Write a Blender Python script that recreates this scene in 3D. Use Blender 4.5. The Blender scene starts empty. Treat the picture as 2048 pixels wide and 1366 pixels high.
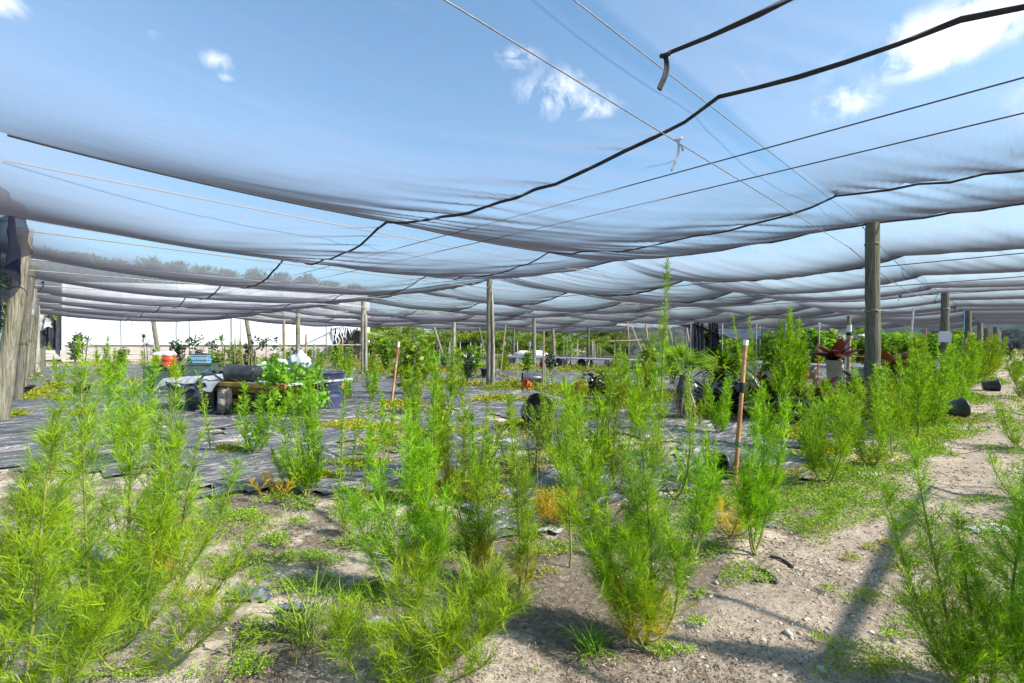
import bpy, math, random
import numpy as np
from mathutils import Vector, Matrix
random.seed(7)
RNG = np.random.default_rng(7)
scene = bpy.context.scene
COL = scene.collection
PI = math.pi
F, H, HY = 974.0, 1.4, 690.0          # focal (px of the 2048 wide photo), eye height, horizon row

def G(px, py, z=0.0):                  # photo pixel -> point of the level plane at height z
    d = (H - z) * F / (py - HY)
    return Vector(((px - 1024) / F * d, d, z))
def D(px, d, z=0.0):                   # photo column + distance
    return Vector(((px - 1024) / F * d, d, z))
def ZP(py, d):                         # height of a photo row at distance d
    return H - (py - HY) / F * d
US, VT = (0.714, 0.700), (-0.700, 0.714)
def ST(s, t, z=0.0):
    return Vector((US[0] * s + VT[0] * t, US[1] * s + VT[1] * t, z))

# ------------------------------------------------------------------ noise
def vnoise(x, y, seed=0):
    x = np.asarray(x, float); y = np.asarray(y, float)
    xi = np.floor(x).astype(np.int64); yi = np.floor(y).astype(np.int64)
    xf = x - xi; yf = y - yi
    def h(a, b):
        n = (a * 374761393 + b * 668265263 + seed * 974634777) & 0xFFFFFFFF
        n = ((n ^ (n >> 13)) * 1274126177) & 0xFFFFFFFF
        return ((n ^ (n >> 16)) & 0xFFFFFF) / float(0xFFFFFF)
    u = xf * xf * (3 - 2 * xf); v = yf * yf * (3 - 2 * yf)
    return (h(xi, yi) * (1 - u) + h(xi + 1, yi) * u) * (1 - v) + (h(xi, yi + 1) * (1 - u) + h(xi + 1, yi + 1) * u) * v
def fbm(x, y, seed=0, oct=4):
    r = 0; a = 0.5; f = 1.0
    for o in range(oct):
        r = r + a * vnoise(x * f, y * f, seed + o * 17); a *= 0.5; f *= 2.03
    return r
def inside(px, py, poly):
    px = np.asarray(px); py = np.asarray(py)
    c = np.zeros(px.shape, bool); n = len(poly); j = n - 1
    for i in range(n):
        xi, yi = poly[i][0], poly[i][1]; xj, yj = poly[j][0], poly[j][1]
        m = ((yi > py) != (yj > py)) & (px < (xj - xi) * (py - yi) / ((yj - yi) + 1e-12) + xi)
        c ^= m; j = i
    return c

# ------------------------------------------------------------------ materials
def new_mat(name):
    m = bpy.data.materials.new(name); m.use_nodes = True
    nt = m.node_tree; nt.nodes.clear()
    out = nt.nodes.new('ShaderNodeOutputMaterial')
    return m, nt, out
def nd(nt, t, **kw):
    n = nt.nodes.new(t)
    for k, v in kw.items():
        setattr(n, k, v)
    return n
def ramp(nt, fac, stops):
    r = nd(nt, 'ShaderNodeValToRGB')
    e = r.color_ramp.elements
    while len(e) < len(stops): e.new(0.5)
    for i, (p, c) in enumerate(stops):
        e[i].position = p; e[i].color = (c[0], c[1], c[2], 1)
    nt.links.new(fac, r.inputs[0]); return r.outputs[0]
def noise(nt, vec, scale, detail=4, rough=0.55, dist=0.0):
    n = nd(nt, 'ShaderNodeTexNoise')
    n.inputs['Scale'].default_value = scale; n.inputs['Detail'].default_value = detail
    n.inputs['Roughness'].default_value = rough; n.inputs['Distortion'].default_value = dist
    if vec is not None: nt.links.new(vec, n.inputs['Vector'])
    return n.outputs['Fac']
def mapping(nt, vec, scale=(1, 1, 1), rot=(0, 0, 0)):
    m = nd(nt, 'ShaderNodeMapping'); m.inputs['Scale'].default_value = scale; m.inputs['Rotation'].default_value = rot
    nt.links.new(vec, m.inputs['Vector']); return m.outputs[0]
def mixc(nt, fac, a, b, mode='MIX'):
    m = nd(nt, 'ShaderNodeMix', data_type='RGBA', blend_type=mode)
    for sock, v in ((m.inputs[0], fac), (m.inputs[6], a), (m.inputs[7], b)):
        if isinstance(v, (int, float)): sock.default_value = v
        elif isinstance(v, tuple): sock.default_value = (*v, 1)
        else: nt.links.new(v, sock)
    return m.outputs[2]
def math_n(nt, op, a, b=None, c=None, clamp=False):
    m = nd(nt, 'ShaderNodeMath', operation=op); m.use_clamp = clamp
    for i, v in enumerate((a, b, c)):
        if v is None: continue
        if isinstance(v, (int, float)): m.inputs[i].default_value = v
        else: nt.links.new(v, m.inputs[i])
    return m.outputs[0]
def bump(nt, h, strength, dist):
    b = nd(nt, 'ShaderNodeBump'); b.inputs['Strength'].default_value = strength; b.inputs['Distance'].default_value = dist
    nt.links.new(h, b.inputs['Height']); return b.outputs[0]
def pri(nt, out, col, rough=0.6, normal=None, spec=0.4, metal=0.0):
    p = nd(nt, 'ShaderNodeBsdfPrincipled')
    if isinstance(col, tuple): p.inputs['Base Color'].default_value = (*col, 1)
    else: nt.links.new(col, p.inputs['Base Color'])
    if isinstance(rough, (int, float)): p.inputs['Roughness'].default_value = rough
    else: nt.links.new(rough, p.inputs['Roughness'])
    p.inputs['Specular IOR Level'].default_value = spec; p.inputs['Metallic'].default_value = metal
    if normal is not None: nt.links.new(normal, p.inputs['Normal'])
    nt.links.new(p.outputs[0], out.inputs[0]); return p
def geo_pos(nt): return nd(nt, 'ShaderNodeNewGeometry').outputs['Position']
def obj_co(nt): return nd(nt, 'ShaderNodeTexCoord').outputs['Object']

def mat_simple(name, c1, c2=None, scale=8.0, rough=0.55, bumpk=0.15, spec=0.4, metal=0.0, stretch=(1, 1, 1), dirt=None):
    m, nt, out = new_mat(name)
    v = mapping(nt, obj_co(nt), stretch)
    n = noise(nt, v, scale, 5, 0.6)
    col = ramp(nt, n, [(0.3, c1), (0.7, c2 or c1)])
    if dirt:
        n2 = noise(nt, v, scale * 0.45, 6, 0.7)
        col = mixc(nt, ramp(nt, n2, [(0.5, (0, 0, 0)), (0.66, (1, 1, 1))]), col, dirt)
    pri(nt, out, col, rough, bump(nt, n, bumpk, 0.02), spec, metal)
    return m

def mat_leaf(name, c_lo, c_hi, c_old=None, trans=0.45, rough=0.5, gloss=0.03):
    """leaf colour from two attributes: R = leaf tint, random plus painted inner shade on feathery weeds, G = age (old, yellowed leaves)"""
    m, nt, out = new_mat(name)
    a = nd(nt, 'ShaderNodeAttribute', attribute_name='tint')
    sep = nd(nt, 'ShaderNodeSeparateColor'); nt.links.new(a.outputs['Color'], sep.inputs[0])
    col = mixc(nt, sep.outputs[0], c_lo, c_hi)
    if c_old: col = mixc(nt, sep.outputs[1], col, c_old)
    oi = nd(nt, 'ShaderNodeObjectInfo')
    hs = nd(nt, 'ShaderNodeHueSaturation'); nt.links.new(col, hs.inputs['Color'])
    nt.links.new(math_n(nt, 'MULTIPLY_ADD', oi.outputs['Random'], 0.38, 0.82), hs.inputs['Value'])
    nt.links.new(math_n(nt, 'MULTIPLY_ADD', oi.outputs['Random'], 0.030, 0.488), hs.inputs['Hue'])
    col = hs.outputs[0]
    d = nd(nt, 'ShaderNodeBsdfDiffuse'); nt.links.new(col, d.inputs[0])
    t = nd(nt, 'ShaderNodeBsdfTranslucent')
    tc = mixc(nt, 1.0, col, (1.15, 1.2, 0.7), 'MULTIPLY'); nt.links.new(tc, t.inputs[0])
    mx = nd(nt, 'ShaderNodeMixShader'); mx.inputs[0].default_value = trans
    nt.links.new(d.outputs[0], mx.inputs[1]); nt.links.new(t.outputs[0], mx.inputs[2])
    g = nd(nt, 'ShaderNodeBsdfGlossy'); g.inputs['Roughness'].default_value = rough
    m2 = nd(nt, 'ShaderNodeMixShader'); m2.inputs[0].default_value = gloss
    nt.links.new(mx.outputs[0], m2.inputs[1]); nt.links.new(g.outputs[0], m2.inputs[2])
    nt.links.new(m2.outputs[0], out.inputs[0])
    return m

M = {}
M['fennel'] = mat_leaf('fennel_leaf', (0.062, 0.175, 0.004), (0.40, 0.58, 0.012), (0.55, 0.36, 0.02), 0.33, .5, .02)
M['fennel_stem'] = mat_simple('fennel_stem', (0.20, 0.24, 0.04), (0.17, 0.12, 0.05), 6, 0.6, 0.1)
M['shrub'] = mat_leaf('shrub_leaf', (0.06, 0.16, 0.010), (0.27, 0.42, 0.022), (0.3, 0.25, 0.04), 0.4)
M['tree'] = mat_leaf('tree_leaf', (0.07, 0.145, 0.012), (0.27, 0.37, 0.024), (0.36, 0.32, 0.05), 0.4)
M['pine'] = mat_leaf('pine_leaf', (0.05, 0.10, 0.025), (0.11, 0.18, 0.035), None, 0.3)
M['dark_leaf'] = mat_leaf('dark_leaf', (0.022, 0.055, 0.014), (0.05, 0.10, 0.02), None, 0.25, 0.3, 0.1)
M['maroon'] = mat_leaf('maroon_leaf', (0.05, 0.014, 0.010), (0.13, 0.035, 0.025), None, 0.3, 0.3, 0.09)
M['blackgreen'] = mat_leaf('black_green_leaf', (0.012, 0.018, 0.014), (0.035, 0.03, 0.024), None, 0.15, 0.3, 0.1)
M['vine'] = mat_leaf('vine_leaf', (0.07, 0.19, 0.012), (0.22, 0.38, 0.02), (0.35, 0.33, 0.05), 0.4, .5, .02)
M['moss'] = mat_leaf('ground_leaf', (0.14, 0.20, 0.012), (0.36, 0.38, 0.025), (0.45, 0.36, 0.04), 0.3, .6, .015)
M['spurge'] = mat_leaf('spurge_leaf', (0.10, 0.17, 0.012), (0.28, 0.36, 0.022), (0.33, 0.20, 0.05), 0.3, .6, .015)
M['yellow_leaf'] = mat_leaf('yellow_leaf', (0.35, 0.36, 0.03), (0.55, 0.52, 0.05), None, 0.4)
M['litter'] = mat_leaf('dry_litter', (0.07, 0.048, 0.034), (0.40, 0.30, 0.21), None, 0.1)
M['bark'] = mat_simple('bark', (0.12, 0.10, 0.075), (0.22, 0.19, 0.15), 9, 0.85, 0.5)
M['black_plastic'] = mat_simple('black_plastic', (0.022, 0.023, 0.027), (0.045, 0.047, 0.055), 6, 0.38, 0.1, 0.5)
M['blue_plastic'] = mat_simple('dark_blue_plastic', (0.035, 0.045, 0.10), (0.055, 0.065, 0.13), 5, 0.4, 0.08)
M['red_plastic'] = mat_simple('red_plastic', (0.55, 0.045, 0.02), (0.62, 0.07, 0.03), 5, 0.4, 0.05)
M['darkred_plastic'] = mat_simple('dark_red_plastic', (0.36, 0.022, 0.02), (0.42, 0.04, 0.03), 5, 0.35, 0.05)
M['orange_plastic'] = mat_simple('orange_plastic', (0.72, 0.14, 0.035), (0.65, 0.11, 0.03), 5, 0.5, 0.05)
M['white_plastic'] = mat_simple('white_plastic', (0.74, 0.75, 0.76), (0.62, 0.64, 0.66), 5, 0.45, 0.05)
M['sky_blue'] = mat_simple('light_blue_plastic', (0.10, 0.30, 0.48), (0.15, 0.38, 0.55), 4, 0.5, 0.1, dirt=(0.25, 0.3, 0.3))
M['green_plastic'] = mat_simple('grey_green_plastic', (0.045, 0.075, 0.065), (0.085, 0.12, 0.105), 5, 0.5, 0.1, dirt=(0.16, 0.15, 0.12))
M['teal'] = mat_simple('teal_plastic', (0.05, 0.105, 0.11), (0.07, 0.135, 0.14), 5, 0.5, 0.05)
M['concrete'] = mat_simple('weathered_concrete', (0.30, 0.265, 0.22), (0.46, 0.42, 0.36), 7, 0.9, 0.3)
M['block'] = mat_simple('pale_planks', (0.36, 0.30, 0.27), (0.52, 0.46, 0.43), 4, 0.9, 0.2, stretch=(0.5, 0.5, 5))
M['greyplank'] = mat_simple('grey_planks', (0.36, 0.37, 0.40), (0.58, 0.59, 0.62), 6, 0.8, 0.2, stretch=(1, 1, 4))
M['rust'] = mat_simple('rusty_pipe', (0.30, 0.08, 0.025), (0.50, 0.27, 0.11), 5, 0.6, 0.2, stretch=(2, 2, 1.2), dirt=(0.62, 0.50, 0.34))
M['bamboo'] = mat_simple('bamboo', (0.25, 0.165, 0.09), (0.40, 0.29, 0.17), 4, 0.6, 0.1, stretch=(1, 1, 3))
M['metal'] = mat_simple('galvanised', (0.42, 0.44, 0.46), (0.55, 0.57, 0.6), 5, 0.35, 0.05, 0.5, 0.7)
M['orange_rod'] = mat_simple('orange_rod', (0.5, 0.13, 0.03), (0.42, 0.09, 0.025), 5, 0.5, 0.1)
M['rust_edge'] = mat_simple('rusty_edge', (0.36, 0.19, 0.05), (0.18, 0.06, 0.03), 2.5, 0.7, 0.2, dirt=(0.5, 0.36, 0.06))
M['tyre'] = mat_simple('muddy_tyre', (0.025, 0.025, 0.026), (0.045, 0.045, 0.045), 6, 0.8, 0.2, dirt=(0.42, 0.38, 0.34))
M['rim'] = mat_simple('cream_rim', (0.62, 0.55, 0.42), (0.5, 0.43, 0.32), 5, 0.5, 0.05)
M['grey_tarp'] = mat_simple('grey_tarp', (0.26, 0.26, 0.27), (0.46, 0.46, 0.46), 3, 0.5, 0.2, dirt=(0.10, 0.09, 0.08))
M['bag'] = mat_simple('white_bag', (0.48, 0.50, 0.54), (0.66, 0.66, 0.68), 3, 0.45, 0.2, dirt=(0.25, 0.40, 0.55))
M['cable_dark'] = mat_simple('dark_cable', (0.035, 0.033, 0.035), (0.08, 0.075, 0.075), 20, 0.6, 0.1)
M['wire'] = mat_simple('grey_wire', (0.13, 0.12, 0.12), (0.24, 0.22, 0.21), 20, 0.5, 0.1, 0.5, 0.2)
M['cable_tan'] = mat_simple('tan_cable', (0.30, 0.23, 0.16), (0.22, 0.18, 0.14), 20, 0.5, 0.1)
M['cable_grey'] = mat_simple('grey_cable', (0.20, 0.195, 0.20), (0.32, 0.31, 0.31), 20, 0.4, 0.1, 0.5, 0.3)
M['seam'] = mat_simple('net_seam', (0.012, 0.012, 0.015), (0.03, 0.03, 0.036), 14, 0.8, 0.3)
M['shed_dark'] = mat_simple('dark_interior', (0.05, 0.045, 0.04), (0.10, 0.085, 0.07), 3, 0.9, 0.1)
M['flower'] = mat_simple('pale_wrap', (0.62, 0.50, 0.46), (0.75, 0.70, 0.70), 7, 0.7, 0.3)
M['paper'] = mat_simple('white_paper', (0.72, 0.72, 0.73), (0.64, 0.64, 0.66), 4, 0.6, 0.05)

def mat_wood(name, c1, c2, c3, green=0.0):
    m, nt, out = new_mat(name)
    co = obj_co(nt)
    n = noise(nt, mapping(nt, co, (14, 14, 0.9)), 2.2, 7, 0.7, 0.6)
    n2 = noise(nt, mapping(nt, co, (3, 3, 1.2)), 1.3, 4, 0.6)
    col = ramp(nt, n, [(0.28, c1), (0.5, c2), (0.74, c3)])
    col = mixc(nt, ramp(nt, n2, [(0.42, (0, 0, 0)), (0.62, (1, 1, 1))]), col, mixc(nt, 0.55, col, (0.13, 0.14, 0.07)))
    ck = noise(nt, mapping(nt, co, (26, 26, 0.7)), 1.6, 3, 0.5, 0.9)
    col = mixc(nt, ramp(nt, ck, [(0.34, (0.85, 0.85, 0.85)), (0.40, (0, 0, 0))]), col, (0.035, 0.028, 0.02))
    pri(nt, out, col, 0.9, bump(nt, math_n(nt, 'ADD', n, math_n(nt, 'MULTIPLY', ck, 1.5)), 0.9, 0.02), 0.2)
    return m
M['post'] = mat_wood('weathered_post', (0.085, 0.068, 0.05), (0.27, 0.24, 0.19), (0.46, 0.42, 0.36))
M['post_pale'] = mat_wood('pale_post', (0.16, 0.14, 0.11), (0.40, 0.36, 0.29), (0.60, 0.56, 0.48))
M['post_dark'] = mat_wood('dark_post', (0.05, 0.042, 0.035), (0.14, 0.125, 0.105), (0.30, 0.275, 0.24))

def mat_net(name, tau, c_dif, c_trn, power=1.0, loops=False):
    """thin knitted cloth: light passes the holes, T falls as the view gets flatter (knit loops have height), the yarn itself scatters and lets a little through"""
    m, nt, out = new_mat(name)
    g = nd(nt, 'ShaderNodeNewGeometry')
    dt = nd(nt, 'ShaderNodeVectorMath', operation='DOT_PRODUCT')
    nt.links.new(g.outputs['Normal'], dt.inputs[0]); nt.links.new(g.outputs['Incoming'], dt.inputs[1])
    cs = math_n(nt, 'MAXIMUM', math_n(nt, 'ABSOLUTE', dt.outputs['Value']), 0.02)
    n = noise(nt, mapping(nt, g.outputs['Position'], (0.6, 0.6, 0.6), (0, 0, 0.78)), 1.2, 4, 0.6)
    cr = noise(nt, mapping(nt, mapping(nt, g.outputs['Position'], (1, 1, 1), (0, 0, -0.776)), (0.45, 5.5, 1)), 1.7, 6, 0.7, 0.8)   # creases lying across the strips
    crm = ramp(nt, cr, [(0.44, (0, 0, 0)), (0.62, (0.2, 0.2, 0.2)), (0.74, (1, 1, 1))])
    tv = math_n(nt, 'MULTIPLY', math_n(nt, 'ADD', math_n(nt, 'MULTIPLY_ADD', n, 0.5, 0.65), math_n(nt, 'MULTIPLY', crm, 0.9)), tau)
    T = math_n(nt, 'EXPONENT', math_n(nt, 'MULTIPLY', math_n(nt, 'MULTIPLY', tv, math_n(nt, 'POWER', cs, -power)), -1.0))
    tr = nd(nt, 'ShaderNodeBsdfTransparent')
    d = nd(nt, 'ShaderNodeBsdfDiffuse'); d.inputs[0].default_value = (*c_dif, 1)
    t = nd(nt, 'ShaderNodeBsdfTranslucent')
    if loops:      # fold shade put into the yarn colour: dimmer as the view flattens
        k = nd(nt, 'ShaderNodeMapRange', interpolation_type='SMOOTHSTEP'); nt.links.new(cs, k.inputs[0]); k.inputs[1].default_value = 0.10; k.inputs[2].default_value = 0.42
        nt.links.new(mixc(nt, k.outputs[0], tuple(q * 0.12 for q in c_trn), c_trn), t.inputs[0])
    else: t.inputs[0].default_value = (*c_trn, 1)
    a = nd(nt, 'ShaderNodeAddShader'); nt.links.new(d.outputs[0], a.inputs[0]); nt.links.new(t.outputs[0], a.inputs[1])
    mx = nd(nt, 'ShaderNodeMixShader'); nt.links.new(T, mx.inputs[0])
    nt.links.new(a.outputs[0], mx.inputs[1]); nt.links.new(tr.outputs[0], mx.inputs[2])
    nt.links.new(mx.outputs[0], out.inputs[0]); return m
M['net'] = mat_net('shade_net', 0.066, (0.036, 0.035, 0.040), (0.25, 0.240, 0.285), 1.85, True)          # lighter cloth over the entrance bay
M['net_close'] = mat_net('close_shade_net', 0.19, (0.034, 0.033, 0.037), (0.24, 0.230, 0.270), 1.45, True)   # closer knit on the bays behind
M['net_dark'] = mat_net('dense_net', 1.6, (0.02, 0.021, 0.03), (0.012, 0.014, 0.04))
M['plastic_film'] = mat_net('clear_film', 0.35, (0.30, 0.32, 0.33), (0.20, 0.21, 0.22))
def mat_black_cloth():
    m, nt, out = new_mat('black_ground_cloth_drape')
    n = noise(nt, obj_co(nt), 5, 4, 0.6)
    pri(nt, out, ramp(nt, n, [(0.3, (0.018, 0.018, 0.026)), (0.7, (0.045, 0.047, 0.07))]), 0.5, bump(nt, n, 0.4, 0.05), 0.5); return m
M['cloth'] = mat_black_cloth()

def mat_sand():
    m, nt, out = new_mat('sandy_soil'); p = geo_pos(nt)
    big = noise(nt, p, 0.55, 5, 0.6); mid = noise(nt, p, 2.6, 6, 0.68, 0.4); fine = noise(nt, p, 30, 8, 0.8); grit = noise(nt, p, 130, 3, 0.8)
    col = ramp(nt, fine, [(0.28, (0.36, 0.275, 0.20)), (0.5, (0.64, 0.525, 0.405)), (0.72, (0.80, 0.685, 0.55))])
    lit = math_n(nt, 'ADD', math_n(nt, 'MULTIPLY', mid, 0.65), math_n(nt, 'MULTIPLY', big, 0.45))
    msk = ramp(nt, lit, [(0.475, (0, 0, 0)), (0.58, (1, 1, 1))])
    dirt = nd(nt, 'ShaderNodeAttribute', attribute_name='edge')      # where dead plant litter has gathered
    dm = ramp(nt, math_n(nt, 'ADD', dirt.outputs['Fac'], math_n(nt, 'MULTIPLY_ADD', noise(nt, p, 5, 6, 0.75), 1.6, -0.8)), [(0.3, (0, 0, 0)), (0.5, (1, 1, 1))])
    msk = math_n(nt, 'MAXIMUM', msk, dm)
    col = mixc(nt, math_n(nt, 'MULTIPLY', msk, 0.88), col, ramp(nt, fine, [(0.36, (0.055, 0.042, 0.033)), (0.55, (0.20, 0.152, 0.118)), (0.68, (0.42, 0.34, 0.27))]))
    spk = ramp(nt, grit, [(0.60, (0, 0, 0)), (0.70, (1, 1, 1))])
    col = mixc(nt, math_n(nt, 'MULTIPLY', spk, 0.45), col, (0.17, 0.13, 0.10))
    h = math_n(nt, 'ADD', math_n(nt, 'MULTIPLY', fine, 0.6), math_n(nt, 'MULTIPLY', grit, 0.35))
    pri(nt, out, col, 0.95, bump(nt, h, 1.0, 0.045), 0.15); return m
M['sand'] = mat_sand()
def mat_path():
    m, nt, out = new_mat('gritty_path'); p = geo_pos(nt)
    mid = noise(nt, p, 1.7, 6, 0.68, 0.5); fine = noise(nt, p, 34, 6, 0.78); grit = noise(nt, p, 110, 3, 0.8)
    col = ramp(nt, fine, [(0.28, (0.24, 0.175, 0.125)), (0.5, (0.52, 0.41, 0.315)), (0.72, (0.74, 0.62, 0.50))])
    col = mixc(nt, ramp(nt, mid, [(0.42, (0, 0, 0)), (0.66, (0.75, 0.75, 0.75))]), col, ramp(nt, fine, [(0.3, (0.10, 0.08, 0.06)), (0.65, (0.33, 0.27, 0.21))]))
    v = nd(nt, 'ShaderNodeTexVoronoi'); v.inputs['Scale'].default_value = 38; nt.links.new(p, v.inputs['Vector'])
    peb = ramp(nt, v.outputs['Distance'], [(0.10, (1, 1, 1)), (0.2, (0, 0, 0))])
    col = mixc(nt, math_n(nt, 'MULTIPLY', peb, 0.5), col, (0.62, 0.56, 0.49))
    edge = nd(nt, 'ShaderNodeAttribute', attribute_name='edge')
    e = math_n(nt, 'ADD', edge.outputs['Fac'], math_n(nt, 'MULTIPLY_ADD', noise(nt, p, 9, 6, 0.8), 1.4, -0.7))
    al = ramp(nt, e, [(0.35, (0, 0, 0)), (0.6, (1, 1, 1))])
    h = math_n(nt, 'ADD', math_n(nt, 'MULTIPLY', fine, 0.7), math_n(nt, 'MULTIPLY', grit, 0.35))
    pr = pri(nt, out, col, 0.95, bump(nt, h, 1.0, 0.05), 0.15)
    nt.links.new(al, pr.inputs['Alpha']); return m
M['path'] = mat_path()
def mat_weedmat():
    m, nt, out = new_mat('woven_weed_mat'); p = geo_pos(nt)
    q = mapping(nt, p, (1, 1, 1), (0, 0, -0.78))
    big = noise(nt, p, 0.5, 4, 0.6); mid = noise(nt, mapping(nt, q, (0.9, 2.6, 1)), 1.3, 6, 0.68, 0.6)
    fine = noise(nt, p, 26, 6, 0.75)
    wr = noise(nt, mapping(nt, q, (1.1, 5.0, 1)), 1.6, 5, 0.62, 1.4)
    base = ramp(nt, fine, [(0.3, (0.028, 0.030, 0.037)), (0.7, (0.075, 0.078, 0.092))])
    dust = ramp(nt, math_n(nt, 'ADD', math_n(nt, 'MULTIPLY', big, 0.5), math_n(nt, 'MULTIPLY', fine, 0.5)), [(0.40, (0, 0, 0)), (0.75, (0.6, 0.6, 0.6))])
    col = mixc(nt, dust, base, (0.125, 0.125, 0.135))
    crest = ramp(nt, wr, [(0.53, (0, 0, 0)), (0.62, (1, 1, 1))])
    sandy = ramp(nt, math_n(nt, 'ADD', math_n(nt, 'MULTIPLY', mid, 0.75), math_n(nt, 'MULTIPLY', fine, 0.3)), [(0.575, (0, 0, 0)), (0.635, (1, 1, 1))])
    dep = math_n(nt, 'MAXIMUM', math_n(nt, 'MULTIPLY', crest, 0.65), sandy)
    col = mixc(nt, math_n(nt, 'MULTIPLY', dep, 0.85), col, ramp(nt, fine, [(0.3, (0.34, 0.29, 0.24)), (0.7, (0.58, 0.52, 0.46))]))
    sq = nd(nt, 'ShaderNodeSeparateXYZ'); nt.links.new(q, sq.inputs[0])      # sewn strip edges with sand caught along them
    sl = math_n(nt, 'LESS_THAN', math_n(nt, 'ABSOLUTE', math_n(nt, 'SUBTRACT', math_n(nt, 'FRACT', math_n(nt, 'ADD', math_n(nt, 'DIVIDE', sq.outputs[0], 1.85), math_n(nt, 'MULTIPLY', mid, 0.10))), 0.5)), math_n(nt, 'MULTIPLY', fine, 0.014))
    col = mixc(nt, math_n(nt, 'MULTIPLY', sl, 0.8), col, (0.42, 0.38, 0.33))
    h = math_n(nt, 'ADD', math_n(nt, 'MULTIPLY', wr, 1.0), math_n(nt, 'MULTIPLY', fine, 0.12))
    pri(nt, out, col, math_n(nt, 'MULTIPLY_ADD', dep, 0.4, 0.5), bump(nt, h, 1.0, 0.09), 0.5); return m
M['weedmat'] = mat_weedmat()
def mat_film_white():
    m, nt, out = new_mat('white_greenhouse_film'); p = obj_co(nt)
    n = noise(nt, mapping(nt, p, (0.5, 0.5, 0.25)), 1.2, 4, 0.5)
    n2 = noise(nt, mapping(nt, p, (2, 2, 0.12)), 2.2, 4, 0.6)
    col = ramp(nt, n2, [(0.3, (0.66, 0.66, 0.68)), (0.6, (0.74, 0.74, 0.755))])
    st = noise(nt, mapping(nt, p, (1.2, 1.2, 0.18)), 1.4, 6, 0.7)
    col = mixc(nt, ramp(nt, st, [(0.52, (0, 0, 0)), (0.70, (0.6, 0.6, 0.6))]), col, (0.55, 0.53, 0.50))
    sx = nd(nt, 'ShaderNodeSeparateXYZ'); nt.links.new(p, sx.inputs[0])
    ov = math_n(nt, 'LESS_THAN', math_n(nt, 'ABSOLUTE', math_n(nt, 'SUBTRACT', math_n(nt, 'FRACT', math_n(nt, 'DIVIDE', sx.outputs[0], 3.1)), 0.5)), 0.012)
    col = mixc(nt, math_n(nt, 'MULTIPLY', ov, 0.45), col, (0.50, 0.49, 0.48))
    pri(nt, out, col, 0.5, bump(nt, n, 0.25, 0.4), 0.3); return m
M['film'] = mat_film_white()

# ------------------------------------------------------------------ object helpers
def tag(o, label=None, cat=None, group=None, kind=None):
    if label: o['label'] = label
    if cat: o['category'] = cat
    if group: o['group'] = group
    if kind: o['kind'] = kind
    return o
def empty(name, loc=(0, 0, 0), rz=0, label=None, cat=None, group=None):
    o = bpy.data.objects.new(name, None); COL.objects.link(o)
    o.location = loc; o.rotation_euler = (0, 0, rz); o.empty_display_size = 0.1
    return tag(o, label, cat, group)
def link(name, me, parent=None):
    o = bpy.data.objects.new(name, me); COL.objects.link(o)
    if parent is not None: o.parent = parent
    return o
def mesh_np(name, V, Fc, mat, parent=None, tint=None, smooth=False, edge=None):
    V = np.asarray(V, np.float32); Fc = np.asarray(Fc, np.int32)
    me = bpy.data.meshes.new(name); k = Fc.shape[1]
    me.vertices.add(len(V)); me.vertices.foreach_set('co', V.ravel())
    me.loops.add(Fc.size); me.loops.foreach_set('vertex_index', Fc.ravel())
    me.polygons.add(len(Fc)); me.polygons.foreach_set('loop_start', np.arange(0, Fc.size, k, dtype=np.int32))
    if smooth: me.polygons.foreach_set('use_smooth', np.ones(len(Fc), bool))
    me.update(calc_edges=True)
    if tint is not None:
        a = me.attributes.new('tint', 'FLOAT_COLOR', 'POINT')
        c = np.ones((len(V), 4), np.float32); c[:, 0] = tint[0]; c[:, 1] = tint[1]; c[:, 2] = 0
        a.data.foreach_set('color', c.ravel())
    if edge is not None:
        a = me.attributes.new('edge', 'FLOAT', 'POINT'); a.data.foreach_set('value', np.asarray(edge, np.float32))
    me.materials.append(mat)
    return link(name, me, parent)
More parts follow.
